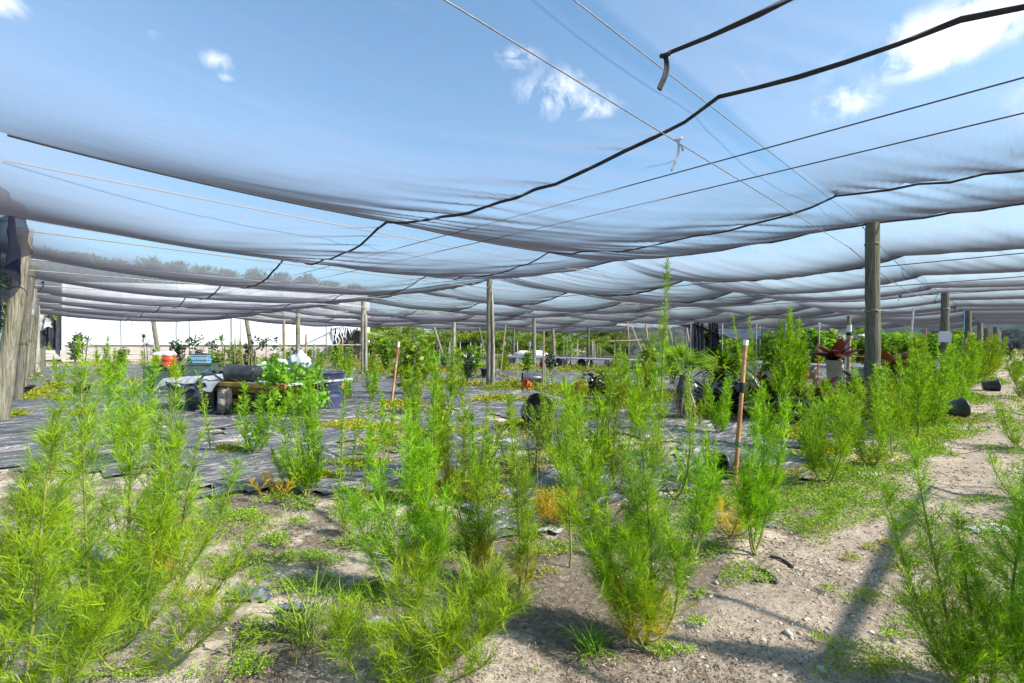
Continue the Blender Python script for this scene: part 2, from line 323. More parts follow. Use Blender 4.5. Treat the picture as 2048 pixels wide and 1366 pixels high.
class MB:
    def __init__(s): s.v = []; s.f = []; s.sm = []
    def add(s, vs, fs, smooth=False):
        b = len(s.v); s.v += [tuple(v) for v in vs]; s.f += [tuple(i + b for i in f) for f in fs]; s.sm += [smooth] * len(fs)
    def box(s, c, size, rot=None, bev=0.0):
        hx, hy, hz = (x / 2 for x in size); b = min(bev, hx * .5, hy * .5, hz * .5) if bev else 0
        R = rot or Matrix.Identity(3); c = Vector(c)
        if not b:
            P = [Vector((x, y, z)) for z in (-hz, hz) for x, y in ((-hx, -hy), (hx, -hy), (hx, hy), (-hx, hy))]
            fs = [(3, 2, 1, 0), (4, 5, 6, 7)] + [(i, (i + 1) % 4, 4 + (i + 1) % 4, 4 + i) for i in range(4)]
        else:
            P = []
            for z, i in ((-hz, b), (-hz + b, 0), (hz - b, 0), (hz, b)):
                for x, y in ((-hx + i + b, -hy + i), (hx - i - b, -hy + i), (hx - i, -hy + i + b), (hx - i, hy - i - b), (hx - i - b, hy - i), (-hx + i + b, hy - i), (-hx + i, hy - i - b), (-hx + i, -hy + i + b)):
                    P.append(Vector((x, y, z)))
            fs = [tuple(range(7, -1, -1)), tuple(range(24, 32))] + [(r * 8 + i, r * 8 + (i + 1) % 8, r * 8 + 8 + (i + 1) % 8, r * 8 + 8 + i) for r in range(3) for i in range(8)]
        s.add([c + R @ p for p in P], fs)
    def tube(s, pts, r, n=8, cap=True, jit=0.0):
        pts = [Vector(p) for p in pts]; m = len(pts)
        rr = r if isinstance(r, (list, tuple)) else [r] * m
        vs = []; up = None
        for i, p in enumerate(pts):
            t = (pts[min(i + 1, m - 1)] - pts[max(i - 1, 0)]).normalized()
            if up is None:
                up = t.orthogonal().normalized()
            up = (up - t * up.dot(t)).normalized(); w = t.cross(up)
            for k in range(n):
                a = 2 * PI * k / n; q = rr[i] * (1 + (random.uniform(-jit, jit) if jit else 0))
                vs.append(p + up * math.cos(a) * q + w * math.sin(a) * q)
        fs = [(i * n + k, i * n + (k + 1) % n, (i + 1) * n + (k + 1) % n, (i + 1) * n + k) for i in range(m - 1) for k in range(n)]
        s.add(vs, fs, True)
        if cap:
            s.add(vs[:n], [tuple(range(n - 1, -1, -1))]); s.add(vs[-n:], [tuple(range(n))])
    def lathe(s, prof, n=24, mat4=None, wob=0.0):
        vs = []; k = len(prof)
        for i in range(n):
            a = 2 * PI * i / n
            for r, z in prof:
                q = r * (1 + wob * math.sin(2 * a + z * 9))
                v = Vector((q * math.cos(a), q * math.sin(a), z)); vs.append(mat4 @ v if mat4 else v)
        fs = [(i * k + j, ((i + 1) % n) * k + j, ((i + 1) % n) * k + j + 1, i * k + j + 1) for i in range(n) for j in range(k - 1)]
        s.add(vs, fs, True)
    def build(s, name, mat, parent=None):
        me = bpy.data.meshes.new(name); me.from_pydata(s.v, [], s.f)
        me.polygons.foreach_set('use_smooth', np.array(s.sm, bool)); me.update(); me.materials.append(mat)
        return link(name, me, parent)
def copy_tree(o, parent=None):
    c = o.copy(); COL.objects.link(c); c.parent = parent
    for ch in list(o.children): copy_tree(ch, c)
    return c
def lerp(a, b, t): return a + (b - a) * t

# ------------------------------------------------------------------ leaf clouds (numpy)
def unit(v): return v / (np.linalg.norm(v, axis=-1, keepdims=True) + 1e-9)
def rdir(n): return unit(RNG.normal(size=(n, 3)))
class Leaves:
    """collects thin 2-segment leaves"""
    def __init__(s): s.P = []; s.D = []; s.L = []; s.W = []; s.T = []; s.A = []; s.B = []
    def add(s, P, Dr, L, W, tint, age, bend):
        n = len(P)
        s.P.append(P); s.D.append(Dr); s.L.append(np.broadcast_to(L, (n,))); s.W.append(np.broadcast_to(W, (n,)))
        s.T.append(np.broadcast_to(tint, (n,))); s.A.append(np.broadcast_to(age, (n,))); s.B.append(bend)
    def build_fine(s, name, mat, parent):
        P = np.concatenate(s.P); Dr = unit(np.concatenate(s.D)); L = np.concatenate(s.L)[:, None]; W = np.concatenate(s.W)[:, None]
        T = np.concatenate(s.T); A = np.concatenate(s.A); B = np.concatenate(s.B)
        sd = unit(np.cross(Dr, rdir(len(P)))) * W * 0.5
        mid = P + Dr * L * 0.5; tip = P + Dr * L * 0.85 + B * L * 0.5
        V = np.stack([P - sd, P + sd, mid + sd * 0.9, mid - sd * 0.9, tip], 1).reshape(-1, 3)
        b = (np.arange(len(P)) * 5)[:, None]
        Fc = np.concatenate([b + np.array([[0, 1, 2]]), b + np.array([[0, 2, 3]]), b + np.array([[3, 2, 4]])], 0)
        return mesh_np(name, V, Fc, mat, parent, (np.repeat(T, 5), np.repeat(A, 5)))
    def build_broad(s, name, mat, parent):      # broader leaf: folded rhomb of two triangles each side
        P = np.concatenate(s.P); Dr = unit(np.concatenate(s.D)); L = np.concatenate(s.L)[:, None]; W = np.concatenate(s.W)[:, None]
        T = np.concatenate(s.T); A = np.concatenate(s.A); B = np.concatenate(s.B)
        sd = unit(np.cross(Dr, rdir(len(P)))); nm = np.cross(Dr, sd)
        m1 = P + Dr * L * 0.35 + nm * W * 0.12; m2 = P + Dr * L * 0.7 + B * L * 0.12 + nm * W * 0.08; tip = P + Dr * L + B * L * 0.35
        V = np.stack([P, m1 - sd * W * .5, m1 + sd * W * .5, m2 - sd * W * .42, m2 + sd * W * .42, tip], 1).reshape(-1, 3)
        b = (np.arange(len(P)) * 6)[:, None]
        Fc = np.concatenate([b + np.array([[k]]) for k in ([0, 2, 1],)] + [], 0) if False else np.concatenate(
            [b + np.array([q]) for q in ([0, 2, 1], [1, 2, 4], [1, 4, 3], [3, 4, 5])], 0)
        return mesh_np(name, V, Fc, mat, parent, (np.repeat(T, 6), np.repeat(A, 6)))

# ================================================================== camera, light, sky
cd = bpy.data.cameras.new('camera'); cam = bpy.data.objects.new('camera', cd); COL.objects.link(cam)
cd.sensor_width = 36; cd.lens = F / 2048 * 36; cd.shift_y = 7 / 2048; cd.clip_start = 0.05; cd.clip_end = 3000
cam.location = (0, 0, H); cam.rotation_euler = (PI / 2, 0, 0); scene.camera = cam
SUN_AZ, SUN_EL = math.radians(112), math.radians(42)
sun_dir = Vector((math.sin(SUN_AZ) * math.cos(SUN_EL), math.cos(SUN_AZ) * math.cos(SUN_EL), math.sin(SUN_EL)))
ld = bpy.data.lights.new('sun', 'SUN'); ld.energy = 5.0; ld.angle = math.radians(0.53); ld.color = (1.0, 0.955, 0.88)
lo = bpy.data.objects.new('sun', ld); COL.objects.link(lo); lo.rotation_euler = (-sun_dir).to_track_quat('-Z', 'Y').to_euler()
wd = bpy.data.worlds.new('World'); scene.world = wd; wd.use_nodes = True
nt = wd.node_tree; nt.nodes.clear()
wo = nt.nodes.new('ShaderNodeOutputWorld'); bg = nt.nodes.new('ShaderNodeBackground'); bg.inputs['Strength'].default_value = 0.12
sk = nt.nodes.new('ShaderNodeTexSky'); sk.sky_type = 'NISHITA'; sk.sun_disc = False
sk.sun_elevation = SUN_EL; sk.sun_rotation = SUN_AZ; sk.air_density = 1.0; sk.dust_density = 2.0; sk.ozone_density = 1.0
gen = nd(nt, 'ShaderNodeTexCoord').outputs['Generated']
cn = noise(nt, gen, 13.0, 9, 0.64, 0.5)
total = None
for px, py, rx, ry, k in ((437, 122, 24, 15, .6), (1032, 112, 36, 16, .9), (1122, 186, 62, 36, .85), (1190, 215, 40, 16, .6), (1690, 205, 50, 26, .9), (1895, 72, 130, 40, 1.1), (1985, 18, 120, 34, .9),
                          (1856, 124, 42, 20, 1.0), (285, 52, 26, 20, .4), (452, 156, 12, 7, .5), (4, 4, 34, 22, .8), (2300, 150, 160, 60, 1.0), (-350, 120, 120, 50, 1.0)):
    d0 = Vector(((px - 1024) / F, 1, (HY - py) / F)); L0 = d0.length; d0.normalize()
    rt = d0.cross(Vector((0, 0, 1))).normalized(); upv = rt.cross(d0)
    dots = []
    for ax in (rt, upv, d0):
        q = nd(nt, 'ShaderNodeVectorMath', operation='DOT_PRODUCT'); nt.links.new(gen, q.inputs[0]); q.inputs[1].default_value = ax; dots.append(q.outputs['Value'])
    a = math_n(nt, 'MULTIPLY', dots[0], F * L0 / rx * 0.9); b = math_n(nt, 'MULTIPLY', dots[1], F * L0 / ry * 0.9)
    r2 = math_n(nt, 'ADD', math_n(nt, 'MULTIPLY', a, a), math_n(nt, 'MULTIPLY', b, b))
    e = math_n(nt, 'MULTIPLY', math_n(nt, 'EXPONENT', math_n(nt, 'MULTIPLY', r2, -1.0)), k)
    e = math_n(nt, 'MULTIPLY', e, math_n(nt, 'GREATER_THAN', dots[2], 0.0))
    total = e if total is None else math_n(nt, 'ADD', total, e)
cm = math_n(nt, 'MULTIPLY', total, math_n(nt, 'MULTIPLY_ADD', cn, 5.2, -1.95))
cmask = ramp(nt, cm, [(0.10, (0, 0, 0)), (0.95, (0.85, 0.85, 0.85))])
skc = mixc(nt, cmask, mixc(nt, 1.0, sk.outputs[0], (0.64, 0.95, 1.03), 'MULTIPLY'), (6.6, 6.7, 6.9))
nt.links.new(skc, bg.inputs['Color']); nt.links.new(bg.outputs[0], wo.inputs[0])
vs = scene.view_settings; vs.view_transform = 'Standard'; vs.look = 'None'; vs.gamma = 1.0; vs.use_curve_mapping = False
vs.exposure = 1.10
scene.cycles.transparent_max_bounces = 24; scene.cycles.max_bounces = 8; scene.cycles.diffuse_bounces = 3
scene.cycles.use_adaptive_sampling = True; scene.cycles.adaptive_threshold = 0.015
scene.cycles.use_denoising = True
scene.cycles.sample_clamp_indirect = 6

# ================================================================== ground
def zg(x, y):
    tt = VT[0] * np.asarray(x, float) + VT[1] * np.asarray(y, float); ss = US[0] * np.asarray(x, float) + US[1] * np.asarray(y, float)
    wob = (fbm(ss * .5, ss * 0 + 3.1, 17, 3) - .45) * .5
    rut = -0.035 * (np.exp(-((tt - .42 - wob) / .16) ** 2) + np.exp(-((tt + .75 - wob) / .16) ** 2)) * np.clip((ss - 1.5) / 2, 0, 1)      # old wheel ruts along the path
    return rut + (fbm(np.asarray(x) * 0.55, np.asarray(y) * 0.55, 3, 4) - 0.47) * 0.10 * np.clip(1.4 - np.hypot(x, y) / 30, 0.15, 1)
def zg1(x, y): return float(zg(np.array([x]), np.array([y]))[0])
def axis(parts):
    r = [parts[0][0]]
    for a, b, st in parts: r += list(np.linspace(a, b, max(1, int(round((b - a) / st))) + 1)[1:])
    return np.array(r)
def grid_mesh(name, X, Y, Z, mat, keep=None, parent=None, smooth=True, edge=None):
    ny, nx = X.shape
    V = np.stack([X, Y, Z], -1).reshape(-1, 3)
    i = np.arange(ny * nx).reshape(ny, nx)
    Fc = np.stack([i[:-1, :-1], i[:-1, 1:], i[1:, 1:], i[1:, :-1]], -1).reshape(-1, 4)
    if keep is not None:
        k = keep.reshape(-1); Fc = Fc[k[Fc].all(1)]
        used = np.unique(Fc); mp = np.zeros(len(V), np.int64); mp[used] = np.arange(len(used)); V = V[used]; Fc = mp[Fc]
        if edge is not None: edge = edge.reshape(-1)[used]
    elif edge is not None: edge = edge.reshape(-1)
    return mesh_np(name, V, Fc, mat, parent, smooth=smooth, edge=edge)
gx = axis([(-900, -100, 100), (-100, -30, 5), (-30, -10, 1), (-10, 10, .12), (10, 30, .6), (30, 100, 5), (100, 900, 100)])
gy = axis([(-60, -6, 6), (-6, 0.5, .5), (.5, 12, .12), (12, 40, .7), (40, 110, 5), (110, 1500, 100)])
X, Y = np.meshgrid(gx, gy)
Zn = zg(X, Y) + (fbm(X * 5, Y * 5, 9, 3) - .45) * 0.028 * (np.hypot(X, Y) < 13)
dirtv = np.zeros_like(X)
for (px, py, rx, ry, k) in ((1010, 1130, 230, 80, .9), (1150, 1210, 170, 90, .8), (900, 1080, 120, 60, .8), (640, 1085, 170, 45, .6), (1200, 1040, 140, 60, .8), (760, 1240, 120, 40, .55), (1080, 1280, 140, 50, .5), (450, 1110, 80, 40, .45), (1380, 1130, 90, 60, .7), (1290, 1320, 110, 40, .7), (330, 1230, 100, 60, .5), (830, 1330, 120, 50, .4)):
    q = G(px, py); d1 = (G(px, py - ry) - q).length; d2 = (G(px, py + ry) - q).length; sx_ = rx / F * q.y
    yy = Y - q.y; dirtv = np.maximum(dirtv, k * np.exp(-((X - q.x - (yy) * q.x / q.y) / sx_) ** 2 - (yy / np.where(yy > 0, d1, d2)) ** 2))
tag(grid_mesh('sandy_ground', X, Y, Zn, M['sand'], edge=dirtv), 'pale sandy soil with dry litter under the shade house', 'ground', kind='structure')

# gritty path along the posts
pp = [G(1560, 1560), G(1200, 1366), G(1330, 1290), G(1420, 1200), G(1500, 1130), G(1640, 1060), G(1740, 980), G(1830, 900), G(1900, 830), G(1950, 780), G(1995, 745), G(2015, 722), G(2030, 708), G(2052, 706), G(2100, 722), G(2150, 780), G(2240, 900), G(2500, 1100), G(2700, 1366), G(2400, 1700)]
pax = axis([(-1, 14, .12), (14, 80, .8)]); pay = axis([(1.0, 14, .12), (14, 80, .8)])
X, Y = np.meshgrid(pax, pay); Zp = zg(X, Y) + (fbm(X * 5, Y * 5, 9, 3) - .45) * 0.028 * (np.hypot(X, Y) < 13) + 0.006
ins = inside(X, Y, pp)
e = ins.astype(float)
for _ in range(5):
    e2 = e.copy(); e2[1:-1, 1:-1] = (e[1:-1, 1:-1] * 2 + e[:-2, 1:-1] + e[2:, 1:-1] + e[1:-1, :-2] + e[1:-1, 2:]) / 6; e = e2
tag(grid_mesh('path', X, Y, Zp, M['path'], keep=(e > 0.02), edge=e), 'gritty brown sandy path beside the row of posts', 'path', kind='structure')

# black woven weed mat
mat_poly = [ST(-1.6, 9), G(-300, 955), G(0, 948), G(150, 960), G(300, 985), G(400, 1003), G(470, 1000), G(560, 982), G(640, 1003), G(700, 1022), G(800, 1006), G(900, 1035), G(1000, 1080), G(1130, 1070), G(1230, 1005), G(1400, 995), G(1480, 968), G(1640, 968), G(1690, 930), G(1750, 872), G(1840, 815), G(1890, 785), G(1940, 752), G(1985, 726), G(2012, 709), ST(62, 3.2), ST(62, 44), ST(-1.2, 44)]
sx = axis([(-2, 14, .09), (14, 64, .5)]); ty = axis([(0, 16, .09), (16, 45, .4)])
S, T = np.meshgrid(sx, ty)
X = US[0] * S + VT[0] * T; Y = US[1] * S + VT[1] * T
pxn = X + (fbm(X * 2.2, Y * 2.2, 21, 4) - .47) * 0.8; pyn = Y + (fbm(X * 2.2, Y * 2.2, 33, 4) - .47) * 0.8
pxn = pxn + (fbm(X * 8, Y * 8, 22, 2) - .4) * .35; pyn = pyn + (fbm(X * 8, Y * 8, 34, 2) - .4) * .35
near = np.hypot(X, Y) < 20
wr = (fbm(S * 0.9 + 3 * fbm(S * .4, T * .4, 5, 2), T * 3.4, 51, 4) - .45)
Zm = zg(X, Y) + 0.022 + near * (0.085 * np.abs(wr) + (fbm(X * 1.6, Y * 1.6, 61, 3) - .45) * .05) + (fbm(X * 5, Y * 5, 9, 3) - .45) * 0.028 * (np.hypot(X, Y) < 13)
hole = (fbm(X * 1.3, Y * 1.3, 71, 4) > 0.70) & (np.hypot(X, Y) < 11)
tag(grid_mesh('weed_mat', X, Y, Zm, M['weedmat'], keep=inside(pxn, pyn, mat_poly) & ~hole), 'black woven weed mat spread over the nursery floor', 'weed mat', kind='structure')

# ================================================================== shade cloth canopy
Z0 = 3.6
S_SUP = [-0.6, 10.75, 25.15, 39.5, 53.9, 66]
T_SUP = [-16, -9, 1.86, 7.2, 11.8, 16.8, 21.7, 26.7, 31.6, 37, 42.5]
SEAMS = [4.17, 8.2, 14.7, 18.9, 22.6, 29.5, 34.5, 46]
def cell(x, sup, p):
    x = np.asarray(x); sup = np.asarray(sup); k = np.clip(np.searchsorted(sup, x, 'right') - 1, 0, len(sup) - 2)
    u = (x - sup[k]) / (sup[k + 1] - sup[k]); return 1 - np.abs(2 * u - 1) ** p, k
def zc(s, t):
    s = np.asarray(s, float); t = np.asarray(t, float)
    ps, ks = cell(s, S_SUP, 2.6); pt, kt = cell(t, T_SUP, 2.05)
    amp = np.where(t < 1.86, 0.13, np.where(t < 7.2, 0.22, np.where(t < 11.8, 0.32, 0.42))) * (0.8 + 0.45 * vnoise(ks * 3.3 + .5, kt * 2.7 + .5, 4))
    z = Z0 - amp * pt * (0.25 + 0.75 * ps) - np.where(t < 1.86, 0.06, 0.14) * ps - 0.04 * pt
    pq, kq = cell(s, [-0.6, 4.17, 8.2, 10.75, 14.7, 18.9, 22.6, 25.15, 29.5, 34.5, 39.5, 46, 53.9, 66], 2.0)
    z = z - pq * np.where(s > 10.75, 0.24, 0.05) * np.clip(1.25 - np.maximum(t - 1.86, 0) * .12, 0.45, 1) * (.8 + .5 * vnoise(kq * 1.7 + .3, t * .15, 6))
    z = z + (fbm(s * 0.5, t * 0.5, 81, 3) - .45) * 0.10 * ps * pt
    w = 0
    for q in SEAMS + [10.75]:
        dlt = s - q
        w = w + np.exp(-np.abs(dlt) / 0.8) * (fbm((t + 0.45 * s) * 5.2, s * 0.5, 91, 3) - .45) * 0.13
    return z + w * (t > -6) * np.clip(pt * 3, 0.25, 1)
can = empty('shade_cloth_canopy', (0, 0, 0), 0, 'black knitted shade cloth stretched over cables as the roof', 'shade cloth')
edges = [-0.6, 4.17, 8.2, 10.75, 14.7, 18.9, 25.15, 32, 39.5, 53.9, 64]
ta = axis([(-16, -4, .3), (-4, 7.2, .075), (7.2, 12.6, .075), (12.6, 24, .14), (24, 42.5, .25)])
for a, b in zip(edges[:-1], edges[1:]):
    st = .09 if b < 11 else (.16 if b < 20 else .35)
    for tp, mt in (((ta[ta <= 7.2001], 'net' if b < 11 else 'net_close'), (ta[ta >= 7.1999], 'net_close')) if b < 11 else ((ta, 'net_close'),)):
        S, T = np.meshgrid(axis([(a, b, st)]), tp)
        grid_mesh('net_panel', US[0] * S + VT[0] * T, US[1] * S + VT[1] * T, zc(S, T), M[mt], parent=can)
def seam_pts(s, t0, t1, n, dz=-0.015):
    t = np.linspace(t0, t1, n); z = zc(np.full(n, s), t)
    return [ST(s, a, float(b) + dz) for a, b in zip(t, z)]
for q, r in zip(SEAMS, (.020, .016, .025, .025, .025, .03, .03, .035)):
    b = MB(); b.tube(seam_pts(q, -15, 42.5, 190), [r * random.uniform(.85, 1.15) for _ in range(190)], 6); b.build('seam', M['seam'], can)
for t in (7.2,):
    n = 120; s = np.linspace(-0.2, 10.75, n); z = zc(s, np.full(n, t))
    b = MB(); b.tube([ST(p, t, float(w) - .012) for p, w in zip(s, z)], .013, 6); b.build('hem', M['seam'], can)
n = 200; s = np.linspace(0, 60, n); z = zc(s, np.full(n, 42.45))
b = MB(); b.tube([ST(p, 42.45, float(w)) for p, w in zip(s, z)], .05, 6); b.build('hem', M['seam'], can)
tq = np.linspace(-12, 42.4, 160); zq = zc(np.full(160, 10.75), tq)
b = MB(); b.tube([ST(10.75, p, float(w) - .01) for p, w in zip(tq, zq)], .018, 6); b.build('hem', M['seam'], can)

for pts in ([ST(a, -2.95, 3.45) for a in np.linspace(0, 7.85, 30)], [ST(7.9, a, 3.45) for a in np.linspace(-2.95, -14, 40)]):
    b = MB(); b.tube(pts, [.042 * random.uniform(.75, 1.25) for _ in pts], 8); b.build('rolled_hem', M['seam'], can)

# far dark side net closing the end of the house
n = 60; tt = np.linspace(-15, 20, n)
S, T = np.meshgrid(np.linspace(0, 1, 14), tt)
bul = np.sin(S * PI) * 0.5 * np.sin(T * 1.1)
SS = 63.5 + bul; Xs = US[0] * SS + VT[0] * T; Ys = US[1] * SS + VT[1] * T
tag(grid_mesh('side_net', Xs, Ys, 3.6 - S * 2.6, M['net_dark']), 'dark side net hanging across the far end of the path', 'side net')

# torn dark net hanging from the edge by the first leaning post
def drape(name, A, B, ztop, zbot, mat, label, cat, nfold=5, amp=.12, tat=.25, seed=0, n=60, m=26, parent=None):
    A = Vector(A); B = Vector(B); dr = (B - A); L = dr.length; dr.normalize(); nr = Vector((-dr.y, dr.x, 0))
    U, W = np.meshgrid(np.linspace(0, 1, n), np.linspace(0, 1, m))
    zt = np.interp(U, np.linspace(0, 1, len(ztop)), ztop); zb = np.interp(U, np.linspace(0, 1, len(zbot)), zbot) + (fbm(U * 9, U * 3, seed, 3) - .45) * tat
    off = amp * (np.sin(U * nfold * 2 * PI + 3 * fbm(U * 4, W * 2, seed + 1, 2)) * (0.3 + .7 * W)) + (fbm(U * 6, W * 3, seed + 2, 3) - .45) * amp
    o = grid_mesh(name, A.x + dr.x * U * L + nr.x * off, A.y + dr.y * U * L + nr.y * off, zt + (zb - zt) * W, mat, parent=parent)
    if label: tag(o, label, cat)
    return o
drape('torn_net', (-9.9, 8.7, 0), (-8.22, 8.2, 0), [4.6, 4.35, 3.75], [1.5, 1.6, 3.1], M['net_dark'], 'torn dark blue net hanging outside the first leaning post', 'torn net', 4, .16, .4, 5)

# ================================================================== posts
post_shapes = {}
def post(x, y, h, r=.11, mat='post', lean=(0, 0), name='wooden_post', label='', group='posts holding up the shade cloth', cat='post', seed=0, parts=None):
    o = MB(); random.seed(seed); n = 12; pts = []; rr = []
    for i in range(n):
        u = i / (n - 1)
        pts.append((lean[0] * u + random.uniform(-1, 1) * r * .06, lean[1] * u + random.uniform(-1, 1) * r * .06, -.05 + (h + .05) * u)); rr.append(r * (1.06 - .14 * u) * random.uniform(.97, 1.03))
    o.tube(pts, rr, 14, True, .03)
    z = zg1(x, y)
    ob = o.build(name, M[mat]); ob.location = (x, y, z); tag(ob, label, cat, group)
    return ob
def ring(parent, r, z, n=14, th=.008, mat='cable_grey', name='wire_band'):
    b = MB(); b.tube([(r * math.cos(2 * PI * i / n), r * math.sin(2 * PI * i / n), z + .02 * math.sin(i * 2.1)) for i in range(n + 1)], th, 6); return b.build(name, M[mat], parent)
p = D(1745, 8.75); P1745 = post(p.x, p.y, 3.62, .118, 'post_dark', label='thick dark post with wire band beside the sandy path', seed=1)
ring(P1745, .122, 2.0); ring(P1745, .12, 3.2, th=.006)
p = D(979, 16.0); P980 = post(p.x, p.y, 3.58, .105, 'post', label='grey post in the centre with a pale split stake against it', seed=2)
b = MB(); b.tube([(.13, -.12, 0), (.14, -.1, 1.2), (.10, -.08, 2.6), (.07, -.06, 3.3)], [.035, .04, .045, .03], 8, jit=.1); b.build('split_stake', M['post_pale'], P980)
p = D(727, 23.6); P725 = post(p.x, p.y, 3.6, .12, 'post_pale', label='pale doubled post at the end of the white greenhouse', seed=3)
b = MB(); b.tube([(.16, -.1, 0), (.15, -.08, 1.3), (.12, -.05, 2.9)], .07, 8, jit=.08); b.build('brace_stake', M['post_pale'], P725)
p = D(596, 29.5); post(p.x, p.y, 3.6, .13, 'post', label='upright grey post standing before the white greenhouse wall', seed=4)
p = D(1890, 18.8); P1890 = post(p.x, p.y, 3.6, .14, 'post_dark', label='brown post carrying a blank white sheet', seed=5)
ring(P1890, .146, 2.8, th=.016, mat='cable_grey')
b = MB(); R = Matrix.Rotation(-.6, 3, 'Z')
hh = []
for k, (u, v) in enumerate(((-.19, -.21), (.19, -.21), (.2, .12), (.13, .21), (-.15, .21), (-.2, .15))):
    hh.append(Vector((u - .02, -.17, 1.72 + v)))
hb = [v + Vector((0, .012, 0)) for v in hh]
b.add([R @ v for v in hh + hb], [(0, 1, 2, 3, 4, 5), (11, 10, 9, 8, 7, 6)] + [(i, 6 + i, 6 + (i + 1) % 6, (i + 1) % 6) for i in range(6)])
sg = b.build('sheet_sign', M['paper']); sg.location = P1890.location; tag(sg, 'blank white sheet fixed to the brown post', 'sign')
p = D(1068, 32.7); post(p.x, p.y, 3.55, .13, 'post', label='slim post behind the bench of planks on concrete cylinders', seed=6)
p = D(908, 40); post(p.x, p.y, 3.6, .14, 'post_pale', label='pale distant post standing among leafy shrubs before the tree line', seed=7)
p = D(1936, 29); post(p.x, p.y, 3.55, .17, 'post_dark', label='dark post with a hanging blue cord by the path', seed=8)
bb = MB(); bb.tube([D(1929, 28.7, 3.4), D(1928, 28.7, 2.2)], .02, 5); tag(bb.build('blue_cord', M['sky_blue']), 'blue cord hanging on the dark post', 'cord')
p = D(1960, 42); post(p.x, p.y, 3.5, .18, 'post', label='last grey post of the path row before the dark net', seed=9)
p = D(1698, 34); post(p.x, p.y, 3.5, .13, 'post', label='thin distant post behind the capped bamboo stake', seed=10)
# row of leaning posts of the side wall
for i, (xt, yt, xb, yb, r, lab, mt) in enumerate((
        (36, 420, -2, 842, .125, 'thickest leaning post of the side wall, torn net on top', 'post'),
        (54, 520, 36, 800, .085, 'second leaning side wall post, half behind the thickest one', 'post_dark'),
        (58, 560, 42, 772, .13, 'leaning side wall post with grey cloth wrapped on top', 'post'),
        (64, 590, 60, 758, .14, 'leaning side wall post just beyond the grey cloth wrap', 'post_dark'),
        (66, 610, 72, 750, .14, 'pale side wall post leaning inward beyond the others', 'post_pale'),
        (78, 622, 84, 735, .17, 'dark end post of the side wall with tattered net', 'post_dark'))):
    base = G(xb, yb); d = base.y; zt = min(ZP(yt, d * 1.0), 3.6)
    top = Vector(((xt - 1024) / F * d, d, zt))
    post(base.x, base.y, zt, r, mt, (top.x - base.x, 0.15), label=lab, group='leaning posts of the side wall', seed=20 + i)
    if i == 0:
        bb = ring(bpy.data.objects[-1] if False else COL.objects[-1], r * 1.05, .35, th=.012, mat='cable_dark')
LW = G(42, 772)
def blob_cloth(name, c, size, mat, label, cat, seed, amp=.35, n=28, m=18, parent=None):
    U, W = np.meshgrid(np.linspace(0, 2 * PI, n), np.linspace(0, PI, m))
    dx = np.sin(W) * np.cos(U); dy = np.sin(W) * np.sin(U); dz = np.cos(W)
    q = 1 + amp * ((fbm(dx * 2.2 + dz, dy * 2.2 - dz * 1.3, seed, 3) - .45) * 2 + (np.abs(fbm(dx * 5 + dz * 2, dy * 5 + dz, seed + 3, 2) - .4)) * 1.2)
    o = grid_mesh(name, c[0] + dx * q * size[0], c[1] + dy * q * size[1], c[2] + dz * q * size[2], mat, parent=parent)
    if label: tag(o, label, cat)
    return o
blob_cloth('cloth_wrap', (LW.x + .42, LW.y - .35, 2.75), (.34, .25, .48), M['grey_tarp'], 'grey cloth bundle tied round a leaning side wall post', 'cloth', 3)
q = G(82, 738)
drape('tattered_net', (q.x + .1, q.y - .3, 0), (q.x + .9, q.y + .2, 0), [3.0, 3.1, 2.7], [1.0, 1.5, .7], M['cloth'], 'tattered black net hanging on the dark end post', 'torn net', 3, .15, .5, 9)
drape('tattered_cloth', (q.x - .2, q.y - .6, 0), (q.x + .9, q.y - .4, 0), [3.15, 3.2, 2.9], [2.6, 2.2, 2.4], M['grey_tarp'], 'shredded grey cloth tangled above the tattered black net', 'cloth', 3, .18, .5, 10)
# leaning props of the far end row
for i, (xt, yt, xb, yb, r, mt, lab) in enumerate((
        (304, 627, 320, 726, .16, 'post_dark', 'dark prop leaning before the white wall near the red coolers'),
        (492, 634, 507, 724, .17, 'post_dark', 'dark prop leaning before the white wall beside tall cactus'),
        (636, 640, 656, 720, .15, 'post_dark', 'leaning prop next to the torn end of the greenhouse'),
        (868, 655, 889, 721, .13, 'post', 'grey prop leaning before the low grey canopy frame'),
        (957, 655, 973, 716, .12, 'post_dark', 'dark prop leaning just behind the central post'),
        (1028, 648, 1027, 705, .11, 'post_dark', 'short dark upright post among the background palms'),
        (1105, 650, 1109, 716, .15, 'post', 'blotchy upright post behind the far bench planks'),
        (1177, 648, 1176, 716, .13, 'post_dark', 'dark thin upright post behind the bench'),
        (1259, 645, 1290, 716, .13, 'post_pale', 'pale prop leaning at the clear plastic tunnel'),
        (1257, 645, 1228, 708, .06, 'post_dark', 'thin dark brace crossing to the pale leaning prop'),
        (1336, 648, 1352, 706, .12, 'post_pale', 'pale prop leaning inside the clear plastic tunnel'),
        (1372, 640, 1370, 712, .12, 'post_dark', 'dark upright post between clear tunnel and black netting'),
        (1497, 632, 1496, 712, .10, 'post', 'thin split post behind the black netting'),
        (122, 616, 120, 722, .2, 'post_dark', 'dark corner post at the greenhouse end by the trees'))):
    base = G(xb, yb); base.y = min(base.y, 46); base = D(xb, base.y); d = base.y
    zt = ZP(yt, d); post(base.x, d, zt, r, mt, ((xt - xb) / F * d, .0), label=lab, group='props and posts of the far edge', seed=40 + i, name='wooden_prop')

